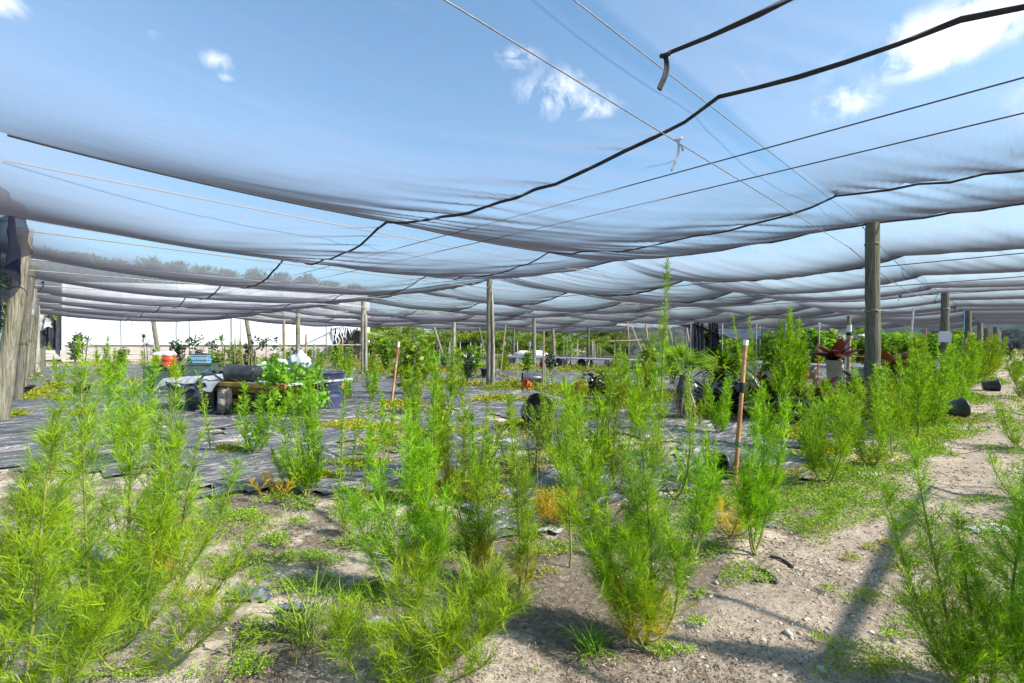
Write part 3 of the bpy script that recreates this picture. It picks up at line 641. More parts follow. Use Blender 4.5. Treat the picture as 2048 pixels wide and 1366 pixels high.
# ================================================================== cables, wires, ties
def cable(pts, r, mat, label, group='cables carrying the shade cloth', sag=0.0, n=40):
    A, B = Vector(pts[0]), Vector(pts[1]); b = MB()
    b.tube([A.lerp(B, i / n) - Vector((0, 0, sag * 4 * (i / n) * (1 - i / n))) for i in range(n + 1)], r, 6)
    return tag(b.build('cable', M[mat]), label, 'cable', group)
def cu(t, z, s0, s1, r, mat, lab, sag=0.0): return cable((ST(s0, t, z), ST(s1, t, z)), r, mat, lab, sag=sag)
def cv(s, z, t0, t1, r, mat, lab, sag=0.0): return cable((ST(s, t0, z), ST(s, t1, z)), r, mat, lab, sag=sag)
cable((ST(-2, 1.86, 3.46), ST(10.75, 1.86, 3.60)), .005, 'wire', 'thin wire running to the top of the thick dark post')
cu(1.86, 3.55, 10.75, 25.1, .009, 'wire', 'wire sagging between the two dark path posts', .25)
cu(1.86, 3.55, 25.15, 60, .02, 'cable_grey', 'wire above the distant end of the path', .1)
cu(2.06, 3.2, -2, 10.75, .005, 'wire', 'wire tied below the top of the thick dark post')
cu(2.06, 3.2, 10.75, 25.1, .009, 'wire', 'lower wire between the two dark path posts', .22)
cu(8.0, 3.50, -.25, 30, .010, 'cable_tan', 'tan wire in front of the net folds from the side wall', .12)
cu(11.9, 3.38, -.2, 25, .010, 'cable_tan', 'tan wire from the thickest leaning post into the centre', .12)
for k, (t, z) in enumerate(((15.6, 3.35), (17.4, 3.3), (21.7, 3.3), (24.5, 3.25), (29.0, 3.2), (34.0, 3.2))):
    cu(t, z, -.2, 45, .012 + .001 * k, 'cable_grey', ('pale wire crossing under the net where trees show through', 'pale wire below the fold that hides the greenhouse top', 'pale wire running over the doubled pale post', 'thin wire in the dark folds before the white wall', 'thin wire near the lowest far folds', 'farthest thin wire below the dark net edge')[k], .1)
cv(4.9, 3.35, -9, 24, .0065, 'cable_dark', 'dark wire crossing the bright net, upper of a pair', .12)
cv(5.65, 3.35, -9, 24, .0065, 'cable_dark', 'dark wire crossing the bright net, lower of a pair', .12)
cv(14.0, 3.3, -9, 24, .010, 'cable_dark', 'dark wire in the bright net beyond the thick dark post', .1)
cv(18.9, 3.3, -9, 30, .012, 'cable_dark', 'dark wire below the folds beside the brown post', .1)
cv(25.1, 3.45, -9, 30, .012, 'cable_dark', 'dark wire along the row of the brown post', .1)
b = MB(); n = 30
b.tube([ST(3.21, 1.69 - 9 * i / n, 3.47 - .02 * math.sin(i)) for i in range(n + 1)], [.018 * random.uniform(.8, 1.25) for _ in range(n + 1)], 7)
tag(b.build('rolled_net_edge', M['seam']), 'short rolled black net edge ending in a tied knot', 'net edge')
def tie(p, ln, w, mat, label, tw=0.5, split=False, seed=0):
    random.seed(seed); r = empty('net_tie', p, 0, label, 'tie', 'ties knotted on the wires')
    b = MB(); b.tube([(-.03, 0, 0), (-.012, .02, .012), (.012, -.015, .005), (.03, .0, .02)], .016, 7, jit=.15); b.build('knot', M[mat], r)
    for k in range(2 if split else 1):
        b = MB(); m = 14; vs = []
        for i in range(m):
            u = i / (m - 1); a = tw * u * 3 + k
            c = Vector((.02 * math.sin(u * 4) + (k * .10 - .02) * u * (1 if split else 0) - .12 * u * ln if not k else .05 * u, 0, -ln * (1 if not k else .35) * u))
            hw = w * (.55 + .45 * u); dd = Vector((math.cos(a), math.sin(a), 0)) * hw
            for q in (-1, -.33, .33, 1): vs.append(c + dd * q + Vector((0, (1 - q * q) * .012, 0)))
            for q in (1, .33, -.33, -1): vs.append(c + dd * q + Vector((0, (1 - q * q) * .012 + .004, 0)))
        fs = [(i * 8 + j, i * 8 + (j + 1) % 8, i * 8 + 8 + (j + 1) % 8, i * 8 + 8 + j) for i in range(m - 1) for j in range(8)] + [tuple(range((m - 1) * 8, m * 8))]
        b.add(vs, fs, True); b.build('ribbon', M[mat], r)
    return r
tie(D(1331, 3.44, ZP(112, 3.44)), .235, .030, 'seam', 'black frayed ribbon hanging from the knot of the rolled edge', .25, seed=1)
tie(D(1357, 5.1, ZP(280, 5.1)), .32, .022, 'cable_grey', 'pale grey ribbon hanging from a wire below the net', .3, True, seed=2)
tie(D(1670, 6.9, ZP(384, 6.9)), .08, .02, 'seam', 'small black knot where a wire meets the net seam', .4, True, seed=3)
tie(D(1800, 12, ZP(592, 12)), .12, .012, 'seam', 'small black scrap hanging in the gap beside the thick post', .6, True, seed=4)
tie(D(85, 8.3, ZP(565, 8.3)), .14, .01, 'cable_dark', 'dark loose wire end beside the grey cloth bundle', .6, True, seed=5)
tie(D(266, 37, ZP(628, 37)), .9, .03, 'cable_dark', 'frayed strand hanging before the white wall', .6, True, seed=6)

# ================================================================== dog fennel (feathery weeds)
def fennel_mesh(h, nst, spread, lean, wmax, seed, d, dens=1.0, low_age=0.5, branch_len=.24, bare=.04, fork=None, droop=.0):
    """returns stem MB and Leaves in plant space. d = distance it is seen from (sets the leaf count)"""
    global RNG
    RNG = np.random.default_rng(seed); rnd = random.Random(seed)
    st = MB(); lv = Leaves()
    lw = max(0.0018, 0.00086 * d)
    ndens = dens * (0.0021 / lw) ** 0.9
    for k in range(nst):
        a = 2 * PI * k / nst + rnd.uniform(-.5, .5); fx = math.cos(a) * spread; fy = math.sin(a) * spread
        hk = h * (1 if k == 0 else rnd.uniform(.72, .98))
        if fork and k < len(fork): fx, fy, hk = fork[k][0], fork[k][1], fork[k][2]
        n = 16; t = np.linspace(0, 1, n)
        w1, w2 = rnd.uniform(-.02, .02) * h, rnd.uniform(-.02, .02) * h
        px = fx * t ** .5 + lean[0] * t ** 1.6 + w1 * np.sin(t * 5 + k); py = fy * t ** .5 + lean[1] * t ** 1.6 + w2 * np.sin(t * 4 + k)
        pz = hk * (t - droop * t ** 2.5)
        P = np.stack([px, py, pz], 1)
        r0 = max(0.0045 + .0035 * hk, lw * 1.1)
        st.tube([tuple(q) for q in P[:-2]], [r0 * (1 - .75 * u) for u in t[:-2]], 6)
        nb = int(84 * hk * min(1, .45 + .55 * dens) * (0.0021 / lw) ** .25)
        ub = np.sort(RNG.uniform(bare, .985, nb))
        C = np.stack([np.interp(ub, t, P[:, j]) for j in range(3)], 1)
        az = np.arange(nb) * 2.399 + RNG.normal(0, .4, nb)
        shape = np.interp(ub, [0, .12, .35, .65, .88, 1], [.85, 1.05, .95, .60, .28, .08]) * RNG.uniform(.6, 1.2, nb)
        L = branch_len * wmax * shape
        el0 = np.radians(RNG.uniform(18, 45, nb))
        age = np.clip((low_age * .85 - ub * 1.9) * 1.8 + RNG.normal(0, .12, nb), 0, 1) if low_age > 0 else np.zeros(nb)
        btint = RNG.normal(.42, .22, nb)
        m = 7; us = np.linspace(0, 1, m)
        # branch polyline : outwards, curving up, tip nodding
        out = np.stack([np.cos(az), np.sin(az), 0 * az], 1)
        BP = np.zeros((nb, m, 3)); cur = C.copy(); BP[:, 0] = cur
        for j in range(1, m):
            e = el0 + np.radians(42) * us[j] - np.radians(55) * np.clip(us[j] - .75, 0, 1) * (L > .12)
            stp = (L / (m - 1))[:, None]
            cur = cur + (out * np.cos(e)[:, None] + np.array([[0, 0, 1]]) * np.sin(e)[:, None]) * stp + RNG.normal(0, .06, (nb, 3)) * stp
            BP[:, j] = cur
        nl = int(28 * ndens) + 3
        f = RNG.uniform(0.04, 1, (nb, nl)); keep = RNG.uniform(0, 1, (nb, nl)) < np.clip(L[:, None] / (.14 * branch_len / .24), .3, 1)
        fi = np.clip((f * (m - 1)).astype(int), 0, m - 2); fr = f * (m - 1) - fi
        bi = np.repeat(np.arange(nb)[:, None], nl, 1)
        A0 = BP[bi, fi]; A1 = BP[bi, fi + 1]
        Q = A0 + (A1 - A0) * fr[..., None]; tg = unit(A1 - A0)
        Q = Q[keep]; tg = tg[keep]; ff = f[keep]; ag = np.repeat(age[:, None], nl, 1)[keep]
        N = len(Q)
        dr = unit(tg * RNG.uniform(.5, 1.3, (N, 1)) + rdir(N) * .75 + np.array([[0, 0, .10]]))
        ll = RNG.uniform(.045, .125, N) * (1.1 - .45 * ff) * (0.75 + .25 * wmax)
        lv.add(Q, dr, ll, lw * RNG.uniform(.75, 1.15, N), np.clip(np.repeat(btint[:, None], nl, 1)[keep] + .35 * (ff - .55) + RNG.normal(0, .16, N), 0, 1), np.clip(ag + RNG.normal(0, .06, N), 0, 1), tg * .5 + np.array([[0, 0, -.25]]) + RNG.normal(0, .25, (N, 3)))  # leaves darken towards the stem: inner shade painted into the tint
        # branch axes as long thin leaves
        nn = nb * (m - 1); a0 = BP[:, :-1].reshape(-1, 3); a1 = BP[:, 1:].reshape(-1, 3); dv = a1 - a0
        lv.add(a0, dv, np.linalg.norm(dv, axis=1) * 1.15, lw * 1.25, .75, np.repeat(age * .6, m - 1), np.zeros((nn, 3)))
        # leaves sitting on the main stem, tuft at the tip
        ns = int(300 * hk * ndens); u = RNG.uniform(bare + .05, 1, ns) ** .8
        Q = np.stack([np.interp(u, t, P[:, j]) for j in range(3)], 1)
        dr = unit(rdir(ns) + np.array([[0, 0, .9]]))
        lv.add(Q, dr, RNG.uniform(.04, .09, ns) * (1.05 - .4 * u), lw, np.clip(RNG.normal(.5, .25, ns), 0, 1), np.clip((low_age * .8 - u * 1.9) * 1.8, 0, 1) if low_age > 0 else 0.0, rdir(ns) * .3)
    return st, lv
def fennel(px, py, h, label, nst=1, spread=.05, lean=(0, 0), w=1.0, dens=1.0, age=.35, seed=None, fork=None, bl=.24, bare=.04, droop=0.0, at=None, group='feathery green weeds growing wild', d=None):
    p = at if at is not None else G(px, py)
    dd = p.y if d is None else d
    seed = seed or int(px * 7 + py)
    if lean == (0, 0): rr = random.Random(seed); lean = (rr.uniform(-.16, .16) * h, rr.uniform(-.1, .1) * h)
    st, lv = fennel_mesh(h, nst, spread, lean, w, seed, dd, dens, age, bl, bare, fork, droop)
    r = empty('feathery_weed', (p.x, p.y, zg1(p.x, p.y) + .004), 0, label, 'weed', group)
    st.build('stem', M['fennel_stem'], r); lv.build_fine('foliage', M['fennel'], r)
    return r
FG = [  # px, py of the foot, height, label, options
    (40, 1475, 1.02, 'huge feathery weed rising from the lower edge beside the side wall', dict(nst=3, spread=.16, w=0.88, age=0, dens=1.25, fork=[(-.02, .02, 1.20), (-.25, .1, .9), (.22, .05, .62)])),
    (196, 1312, 1.36, 'tallest bushy feathery weed on the pale sand, tip over the coolers', dict(nst=5, w=0.90, age=0, dens=1.1, fork=[(.14, .1, 1.22), (-.10, .05, 1.42), (.36, .1, 1.02), (-.34, .1, .82), (.52, .25, .80)])),
    (312, 1192, .92, 'feathery weed with yellowed base behind the tallest bushy one', dict(nst=3, spread=.12, w=0.81, age=.75, dens=.9, fork=[(.02, .1, 1.28), (-.1, .1, 1.05), (.2, .05, .9)])),
    (262, 1345, .55, 'low spreading feathery weed at the foot of the tallest one', dict(nst=3, w=0.81, age=0, fork=[(.35, .2, .55), (.5, -.05, .42), (-.2, -.1, .4)])),
    (120, 1000, 1.05, 'slender feathery weed behind the huge one on the torn mat', dict(nst=2, spread=.2, w=0.67, age=.2, dens=.8)),
    (250, 930, 1.32, 'feathery weed with plumes leaning over the black mat', dict(nst=3, spread=.3, lean=(.1, 0), w=1.05, age=.1, dens=1.1)),
    (420, 905, 1.05, 'thin feathery weed beside the trailer wheel', dict(nst=1, lean=(-.25, 0), w=0.52, age=.1, dens=.6)),
    (503, 912, .86, 'bushy feathery weed in front of the trailer wheel', dict(nst=4, spread=.22, w=0.81, age=.1, dens=1.2, fork=[(-.18, 0, .92), (.05, .05, .80), (.22, 0, .84), (.38, .05, .75)])),
    (612, 998, 1.0, 'dark dense feathery weed at the edge of the black mat', dict(nst=5, spread=.2, w=0.70, age=.05, dens=1.0, fork=[(-.05, 0, 1.05), (.13, .05, 1.08), (.02, .1, .95), (-.16, 0, .8), (.2, .0, .7)])),
    (585, 985, .42, 'small leafy-footed feathery weed beside the dark dense one', dict(nst=3, spread=.16, w=0.59, age=0, dens=1.0)),
    (672, 1035, 1.17, 'very thin tall feathery weed reaching the vine on the trailer', dict(nst=1, lean=(.06, 0), w=0.37, age=.2, dens=.7)),
    (698, 1075, .36, 'small feathery sprout under the thin tall weed', dict(nst=2, spread=.08, w=0.44, age=.3, dens=.9)),
    (725, 1012, 1.12, 'thin straight feathery weed with yellow lower leaves', dict(nst=1, lean=(.03, 0), w=0.36, age=.55, dens=.7)),
    (700, 970, .82, 'thin feathery weed between two taller thin ones', dict(nst=1, w=0.33, age=.2, dens=.6)),
    (815, 1212, 1.0, 'feathery weed with bushy mid and yellow foot before the sand', dict(nst=5, w=0.74, age=.55, dens=1.25, bare=.1, fork=[(.05, .1, 1.0), (-.16, .1, .94), (.16, .1, .86), (-.28, .05, .6), (.26, .05, .62)])),
    (845, 1015, 1.28, 'tall feathery weed behind the bushy one with yellow foot', dict(nst=3, spread=.14, w=0.63, age=.5, dens=1.0)),
    (905, 990, 1.35, 'tall dense feathery weed near the middle of the mat edge', dict(nst=3, spread=.16, w=0.63, age=.5, dens=1.1)),
    (940, 1010, 1.05, 'shorter feathery weed leaning against the tall dense one', dict(nst=2, spread=.12, w=0.52, age=.5, dens=.9)),
    (950, 1165, .74, 'feathery weed with strongly yellowed lower half on litter', dict(nst=3, w=0.59, age=.75, dens=1.1, fork=[(.02, .05, .76), (-.1, .05, .62), (.14, .05, .7)])),
    (1038, 1195, .86, 'upright feathery weed with two pale arms on grey litter', dict(nst=2, w=0.55, age=.5, dens=1.1, bare=.08, fork=[(.03, .05, 1.10), (.12, .08, .72)])),
    (1020, 940, .82, 'small feathery weed in front of the round black pot', dict(nst=2, spread=.12, w=0.44, age=.2, dens=.7)),
    (1066, 960, 1.12, 'sparse pale feathery weed crossing the round black pot', dict(nst=2, spread=.1, w=0.41, age=.2, dens=.55)),
    (1140, 1132, 1.08, 'straight feathery weed with bare brown foot on litter', dict(nst=1, w=0.59, age=.5, dens=1.1, bare=.14)),
    (1128, 960, 1.15, 'leafy feathery weed behind the straight bare footed one', dict(nst=3, spread=.25, w=0.67, age=.2, dens=.8)),
    (1290, 1302, 1.15, 'biggest two-armed feathery weed with orange yellow base', dict(nst=7, w=0.74, age=.62, dens=1.35, bare=.06, fork=[(-.20, .1, 1.20), (.13, .1, 1.17), (-.27, .05, .92), (.28, .05, .62), (-.1, -.05, .5), (.05, -.05, .55), (.10, .2, .9)])),
    (1235, 985, 1.5, 'feathery weed whose plumes rise behind the two-armed one', dict(nst=3, spread=.22, w=0.74, age=.3, dens=.9)),
    (1305, 958, 2.15, 'tallest slender feathery weed reaching up to the net', dict(nst=1, lean=(.08, 0), w=0.70, age=.45, dens=1.0, fork=[(.1, 0, 2.3)])),
    (1350, 1000, 1.15, 'wispy feathery weed beside grass near the mat edge', dict(nst=2, spread=.2, w=0.59, age=.2, dens=.7)),
    (1384, 1122, .70, 'small leafy feathery weed beside the two-armed one', dict(nst=3, w=0.59, age=.35, dens=1.0, bare=.15, fork=[(-.02, 0, .62), (.15, .1, .55), (.08, 0, .68)])),
    (1512, 1116, 1.0, 'feathery weed with bare brown stalks by the drip hose', dict(nst=4, lean=(.07, .02), w=0.70, age=.1, dens=1.25, bare=.16, fork=[(-.04, .05, 1.05), (.20, .1, 1.0), (.08, .15, .86), (-.12, .0, .6)])),
    (1556, 850, 2.15, 'tall dense feathery weed with broad crown under the net', dict(nst=6, w=1.07, age=.1, dens=1.2, bare=.25, bl=.30, fork=[(.42, .1, 1.95), (.3, 0, 2.05), (.55, .1, 1.85), (.12, 0, 1.85), (.65, 0, 1.6), (.25, .2, 1.6)])),
    (1500, 845, 2.0, 'thin feathery weed with drooping top beside the broad crowned one', dict(nst=2, spread=.15, w=0.52, age=.1, dens=.7)),
    (1392, 860, 1.3, 'feathery weed in front of the small palm trunk', dict(nst=2, spread=.25, w=0.67, age=.1, dens=.8)),
    (1650, 972, 1.06, 'bright bushy feathery weed at the mat corner before maroon leaves', dict(nst=4, spread=.24, w=0.74, age=.15, dens=1.1, bare=.1)),
    (1742, 938, 1.0, 'bushy feathery weed at the foot of the thick dark post', dict(nst=4, spread=.22, w=0.78, age=.4, dens=1.1)),
    (1700, 900, .95, 'feathery weed between mat corner and thick dark post', dict(nst=3, spread=.25, w=0.74, age=.2, dens=1.0)),
    (1782, 910, 1.25, 'feathery weed with a curved pale dry stalk by the path', dict(nst=3, spread=.22, w=0.70, age=.3, dens=.9, bare=.12)),
    (1836, 886, 1.55, 'tall feathery weed on two dark stalks beside the path', dict(nst=2, w=0.81, age=.15, dens=1.4, bare=.14, fork=[(.02, 0, 1.55), (.16, .05, 1.5)])),
    (1822, 850, 1.7, 'pointed feathery weed just past the thick dark post', dict(nst=2, spread=.12, w=0.67, age=.1, dens=.9)),
    (1870, 845, 1.5, 'pale wide feathery weed below the white sheet', dict(nst=3, spread=.3, w=0.74, age=.2, dens=.8)),
    (1962, 1440, .92, 'feathery weed at the path edge with arching side plume', dict(nst=4, w=0.62, age=0, dens=1.15, fork=[(-.10, .12, 1.0), (-.20, .15, .80), (.06, .1, .7), (.05, .0, .55)])),
    (2075, 1440, 1.0, 'dense feathery weed at the lower corner of the path', dict(nst=4, w=0.72, age=0, dens=1.2, fork=[(-.05, .1, 1.02), (.1, .1, 1.1), (-.08, .0, .62), (.2, 0, .8)])),
    (2050, 900, .75, 'feathery weed clump on the far side of the path', dict(nst=4, spread=.35, w=0.67, age=.2, dens=.9)),
    (2060, 1010, .55, 'low feathery weed on the far path side above the dense one', dict(nst=3, spread=.3, w=0.59, age=.2, dens=.9)),
]
FG += [(1112, 1045, .26, 'low dry brown feathery weed on litter', dict(nst=6, spread=.2, w=.7, age=4, dens=.8)), (560, 1000, .2, 'dry brown weed clump at the mat front edge', dict(nst=6, spread=.25, w=.7, age=4, dens=.6)), (1460, 1075, .24, 'reddish dry weed clump among creeping weeds', dict(nst=6, spread=.2, w=.6, age=4, dens=.7))]
for px, py, h, lab, kw in FG: fennel(px, py, h, lab, **kw)
# sprawling one lying towards the camera's lower edge
st, lv = fennel_mesh(.62, 7, .2, (0, 0), 1.15, 991, 2.0, 1.35, 0, .24, .03, [(.52, .25, .44), (.62, .1, .36), (.38, .0, .34), (.2, .2, .5), (.66, .3, .28), (-.15, .1, .3), (.5, -.1, .22)], .12)
p = G(735, 1395); r = empty('feathery_weed', (p.x, p.y, zg1(p.x, p.y)), 0, 'sprawling feathery weed lying low over the bare sand', 'weed', 'feathery green weeds growing wild')
st.build('stem', M['fennel_stem'], r); lv.build_fine('foliage', M['fennel'], r)
# mid-distance feathery weeds: copies of a few kinds
protos = []
for k, (h, n, sp, w, ag) in enumerate(((1.0, 3, .22, 1.0, .2), (1.0, 2, .12, .7, .3), (1.0, 5, .3, 1.1, .1))):
    st, lv = fennel_mesh(h, n, sp, (0, 0), w, 300 + k, 11, 1.3, ag)
    protos.append((st, lv, k))
used = {}
MID = [(690, 745, 1.0, 2, 'rounded bushy weed against the white wall by the doubled post'), (745, 760, 1.25, 1, 'narrow upright weed beside the doubled pale post'), (745, 800, .95, 0, 'feathery weed clump growing right of the vine covered trailer end'),
       (690, 800, 1.4, 1, 'thin tall weed rising before the dark blue tub'), (845, 765, 1.5, 2, 'dense cypress-like weed among shrubs in the middle'), (825, 830, 1.0, 0, 'pale feathery weed beyond the rusty stake on the mat'), (905, 800, 1.45, 1, 'spindly weed before the pale distant post'),
       (1005, 745, 1.0, 2, 'grey green bushy weed at the far bench end'), (1145, 835, .8, 0, 'bright feathery weed before the orange red pot'), (1180, 850, .8, 1, 'small feathery weed left of the red pots'), (1225, 830, 1.2, 1, 'feathery weed rising between the red pots'),
       (1280, 860, 1.25, 0, 'feathery weed clump next to the dark red pot'), (1440, 870, .9, 0, 'feathery weed low before the black leaved plants'), (1545, 900, .95, 0, 'feathery weed at the rusty capped stake'), (1245, 760, .9, 2, 'rounded weed in front of the concrete cylinders'),
       (230, 775, 1.3, 0, 'feathery weed beyond the black pots on the mat'), (300, 770, 1.2, 0, 'feathery weed growing before the red coolers'), (345, 790, 1.15, 1, 'feathery weed at the trailer front edge'), (205, 760, 1.75, 1, 'leaning spiky weed against the white wall'),
       (110, 745, .9, 1, 'small weed at the base of the side wall'), (120, 770, .75, 0, 'grassy weed tuft on the mat near the side wall'), (560, 745, 1.1, 2, 'bushy green weed before the white wall planks'), (640, 748, 1.3, 1, 'thin weed next to the bamboo by the white wall'),
       (1905, 800, 1.25, 0, 'feathery weed below the dark post with blue cord'), (1935, 782, 1.5, 2, 'dense feathery weed in the row along the path'), (1955, 768, 1.7, 2, 'yellow green feathery weed along the path beyond the black pot'), (1975, 755, 1.9, 2, 'tall feathery weed in the path row before the dark net'), (1990, 742, 1.9, 0, 'farthest feathery weed in the path row'),
       (2030, 762, 1.0, 2, 'feathery weed across the path near its far end'), (2045, 800, .9, 0, 'feathery weed across the path at mid distance'), (1925, 815, .7, 0, 'short feathery weed beside the lying black pot'), (1720, 800, .85, 0, 'feathery weed hugging the thick dark post'), (1680, 850, .85, 2, 'feathery weed before the brown maroon leaves'),
       (775, 905, .8, 1, 'short feathery weed on the mat before the rusty stake'), (880, 900, 1.0, 1, 'slim feathery weed on the wrinkled mat'), (1085, 905, .7, 0, 'short bushy weed right of the round black pot'),
       (1765, 880, 1.0, 1, 'wispy feathery weed at the weedy strip edge'), (1800, 870, 1.15, 2, 'full feathery weed behind the two-stalked one'), (1855, 862, 1.2, 0, 'light feathery weed between two-stalked weed and path'), (1885, 822, 1.3, 2, 'full feathery weed at the foot of the brown post'), (1760, 830, .75, 0, 'feathery weed in front of maroon leaves right of the thick post'), (1840, 815, 1.5, 1, 'slender feathery weed before the third bench'),
       (1690, 925, .9, 1, 'slim feathery weed at the mat corner'), (1625, 930, .8, 0, 'feathery weed left of the mat corner'), (960, 985, .75, 1, 'slim feathery weed beside reed grass'), (865, 960, 1.0, 0, 'feathery weed among taller ones at mid mat edge'), (1180, 985, 1.0, 0, 'leafy feathery weed left of the tallest slender one'), (1420, 1010, .7, 1, 'thin feathery weed among reed grass')]
for px, py, h, k, lab in MID:
    p = G(px, py)
    if k not in used:
        st, lv, _ = protos[k]; r = empty('feathery_weed'); st.build('stem', M['fennel_stem'], r); lv.build_fine('foliage', M['fennel'], r); used[k] = r
    else: r = copy_tree(used[k])
    r.location = (p.x, p.y, zg1(p.x, p.y) + .01); r.rotation_euler = (0, 0, px * .37); r.scale = (h * .95, h * .95, h)
    tag(r, lab, 'weed', 'feathery green weeds growing wild')

# ================================================================== low ground cover (nobody could count it)
def scatter_cover(name, blobs, n_noise, mat, label, seed, lo, size=1.0, noise_thr=.6, ymax=1366, region=None, ages=.12, tall=1.0, nscale=(1.1, 1.1)):
    global RNG
    RNG = np.random.default_rng(seed); lv = Leaves(); PX, PY, TL = [], [], []
    for (bx, by, rx, ry, n) in blobs:
        n = int(n * (2.2 if name == 'moss_cover' else 1.5))
        a = RNG.uniform(0, 2 * PI, n); q = np.sqrt(RNG.uniform(0, 1, n)); lob = 1 + .35 * np.sin(a * 3 + bx) + .2 * np.sin(a * 5 + by)
        PX.append(bx + np.cos(a) * q * rx * lob); PY.append(by + np.sin(a) * q * ry * lob); TL.append(np.clip(1.25 - q, .3, 1))
    if n_noise:
        px = RNG.uniform(-60, 2110, n_noise); py = RNG.uniform(708, ymax, n_noise) if region is None else RNG.uniform(region[0], region[1], n_noise)
        d = H * F / (py - HY); x = (px - 1024) / F * d
        s = US[0] * x + US[1] * d; t = VT[0] * x + VT[1] * d
        v = fbm(s * nscale[0], t * nscale[1], seed + 5, 4)
        k = (v > noise_thr - .06 * RNG.uniform(0, 1, n_noise)) & lo(px, py, x, d)
        PX.append(px[k]); PY.append(py[k]); TL.append(np.clip((v[k] - noise_thr) * 6 + .35, .25, 1))
    px = np.concatenate(PX); py = np.concatenate(PY); tl = np.concatenate(TL)
    ok = py > 704; px, py, tl = px[ok], py[ok], tl[ok]
    d = H * F / (py - HY); x = (px - 1024) / F * d; z = zg(x, d) + .01
    rep = 4; px = np.repeat(px, rep); d = np.repeat(d, rep); x = np.repeat(x, rep); z = np.repeat(z, rep); tl = np.repeat(tl, rep)
    n = len(x); sz = np.clip(.0050 * d, .013, .11) * size
    P = np.stack([x + RNG.normal(0, 1, n) * sz * 1.2, d + RNG.normal(0, 1, n) * sz * 1.2, z + .02 + np.abs(RNG.normal(0, 1, n)) * sz * .9 * tl * tall], 1)
    Dr = unit(rdir(n) * np.array([[1, 1, .45]]) + np.array([[0, 0, .35]]))
    ty = np.clip(RNG.normal(.5, .28, n) + (vnoise(x * .8, d * .8, seed + 2) - .5) * .5, 0, 1)
    ag = np.clip((vnoise(x * 1.7, d * 1.7, seed + 8) - .6) * 2.2 + RNG.normal(0, ages, n), 0, 1)
    lv.add(P, Dr, sz * RNG.uniform(.7, 1.4, n), sz * RNG.uniform(.4, .65, n), ty, ag, RNG.normal(0, .3, (n, 3)))
    return tag(lv.build_broad(name, mat, None), label, 'ground cover', kind='stuff')
onmat = lambda px, py, x, d: inside(x, d, mat_poly)
offmat = lambda px, py, x, d: ~inside(x, d, mat_poly)
mossb = [(880, 1000, 45, 14, 120), (1170, 785, 75, 9, 260), (1050, 775, 90, 8, 220), (900, 770, 60, 8, 150), (1020, 735, 150, 6, 300), (1200, 740, 150, 5, 260), (1320, 800, 140, 12, 300), (1440, 830, 90, 12, 320), (700, 720, 110, 8, 420), (600, 722, 80, 6, 250), (760, 735, 100, 6, 260),
         (830, 745, 120, 5, 240), (1240, 812, 60, 8, 140), (800, 812, 40, 8, 120), (90, 785, 20, 5, 60), (115, 775, 22, 4, 70), (60, 795, 20, 5, 70), (120, 800, 14, 3, 40), (70, 715, 60, 4, 110), (200, 727, 90, 3, 190), (55, 752, 22, 3, 50), (20, 830, 22, 6, 80), (165, 828, 18, 4, 50), (1600, 870, 60, 14, 200), (1640, 905, 40, 14, 150), (1560, 760, 60, 10, 130), (1600, 800, 70, 8, 130), (1690, 830, 60, 10, 160),
         (1690, 790, 50, 10, 120), (770, 860, 50, 8, 110), (720, 935, 55, 7, 140), (640, 960, 40, 6, 100), (460, 905, 25, 6, 60), (690, 855, 50, 9, 120), (1000, 800, 60, 6, 110), (1040, 850, 30, 5, 60), (855, 1035, 40, 10, 90), (960, 1000, 60, 14, 140), (1120, 1000, 50, 16, 120), (390, 760, 120, 9, 160), (250, 870, 20, 4, 40)]
scatter_cover('moss_cover', mossb, 60000, M['moss'], 'yellow green low weeds creeping over the black mat', 11, lambda px, py, x, d: onmat(px, py, x, d) & ((px > 720) | (py < 770)) & (RNG.uniform(0, 1, len(px)) < .75), 1.0, .63, 1060, nscale=(.35, 1.3))
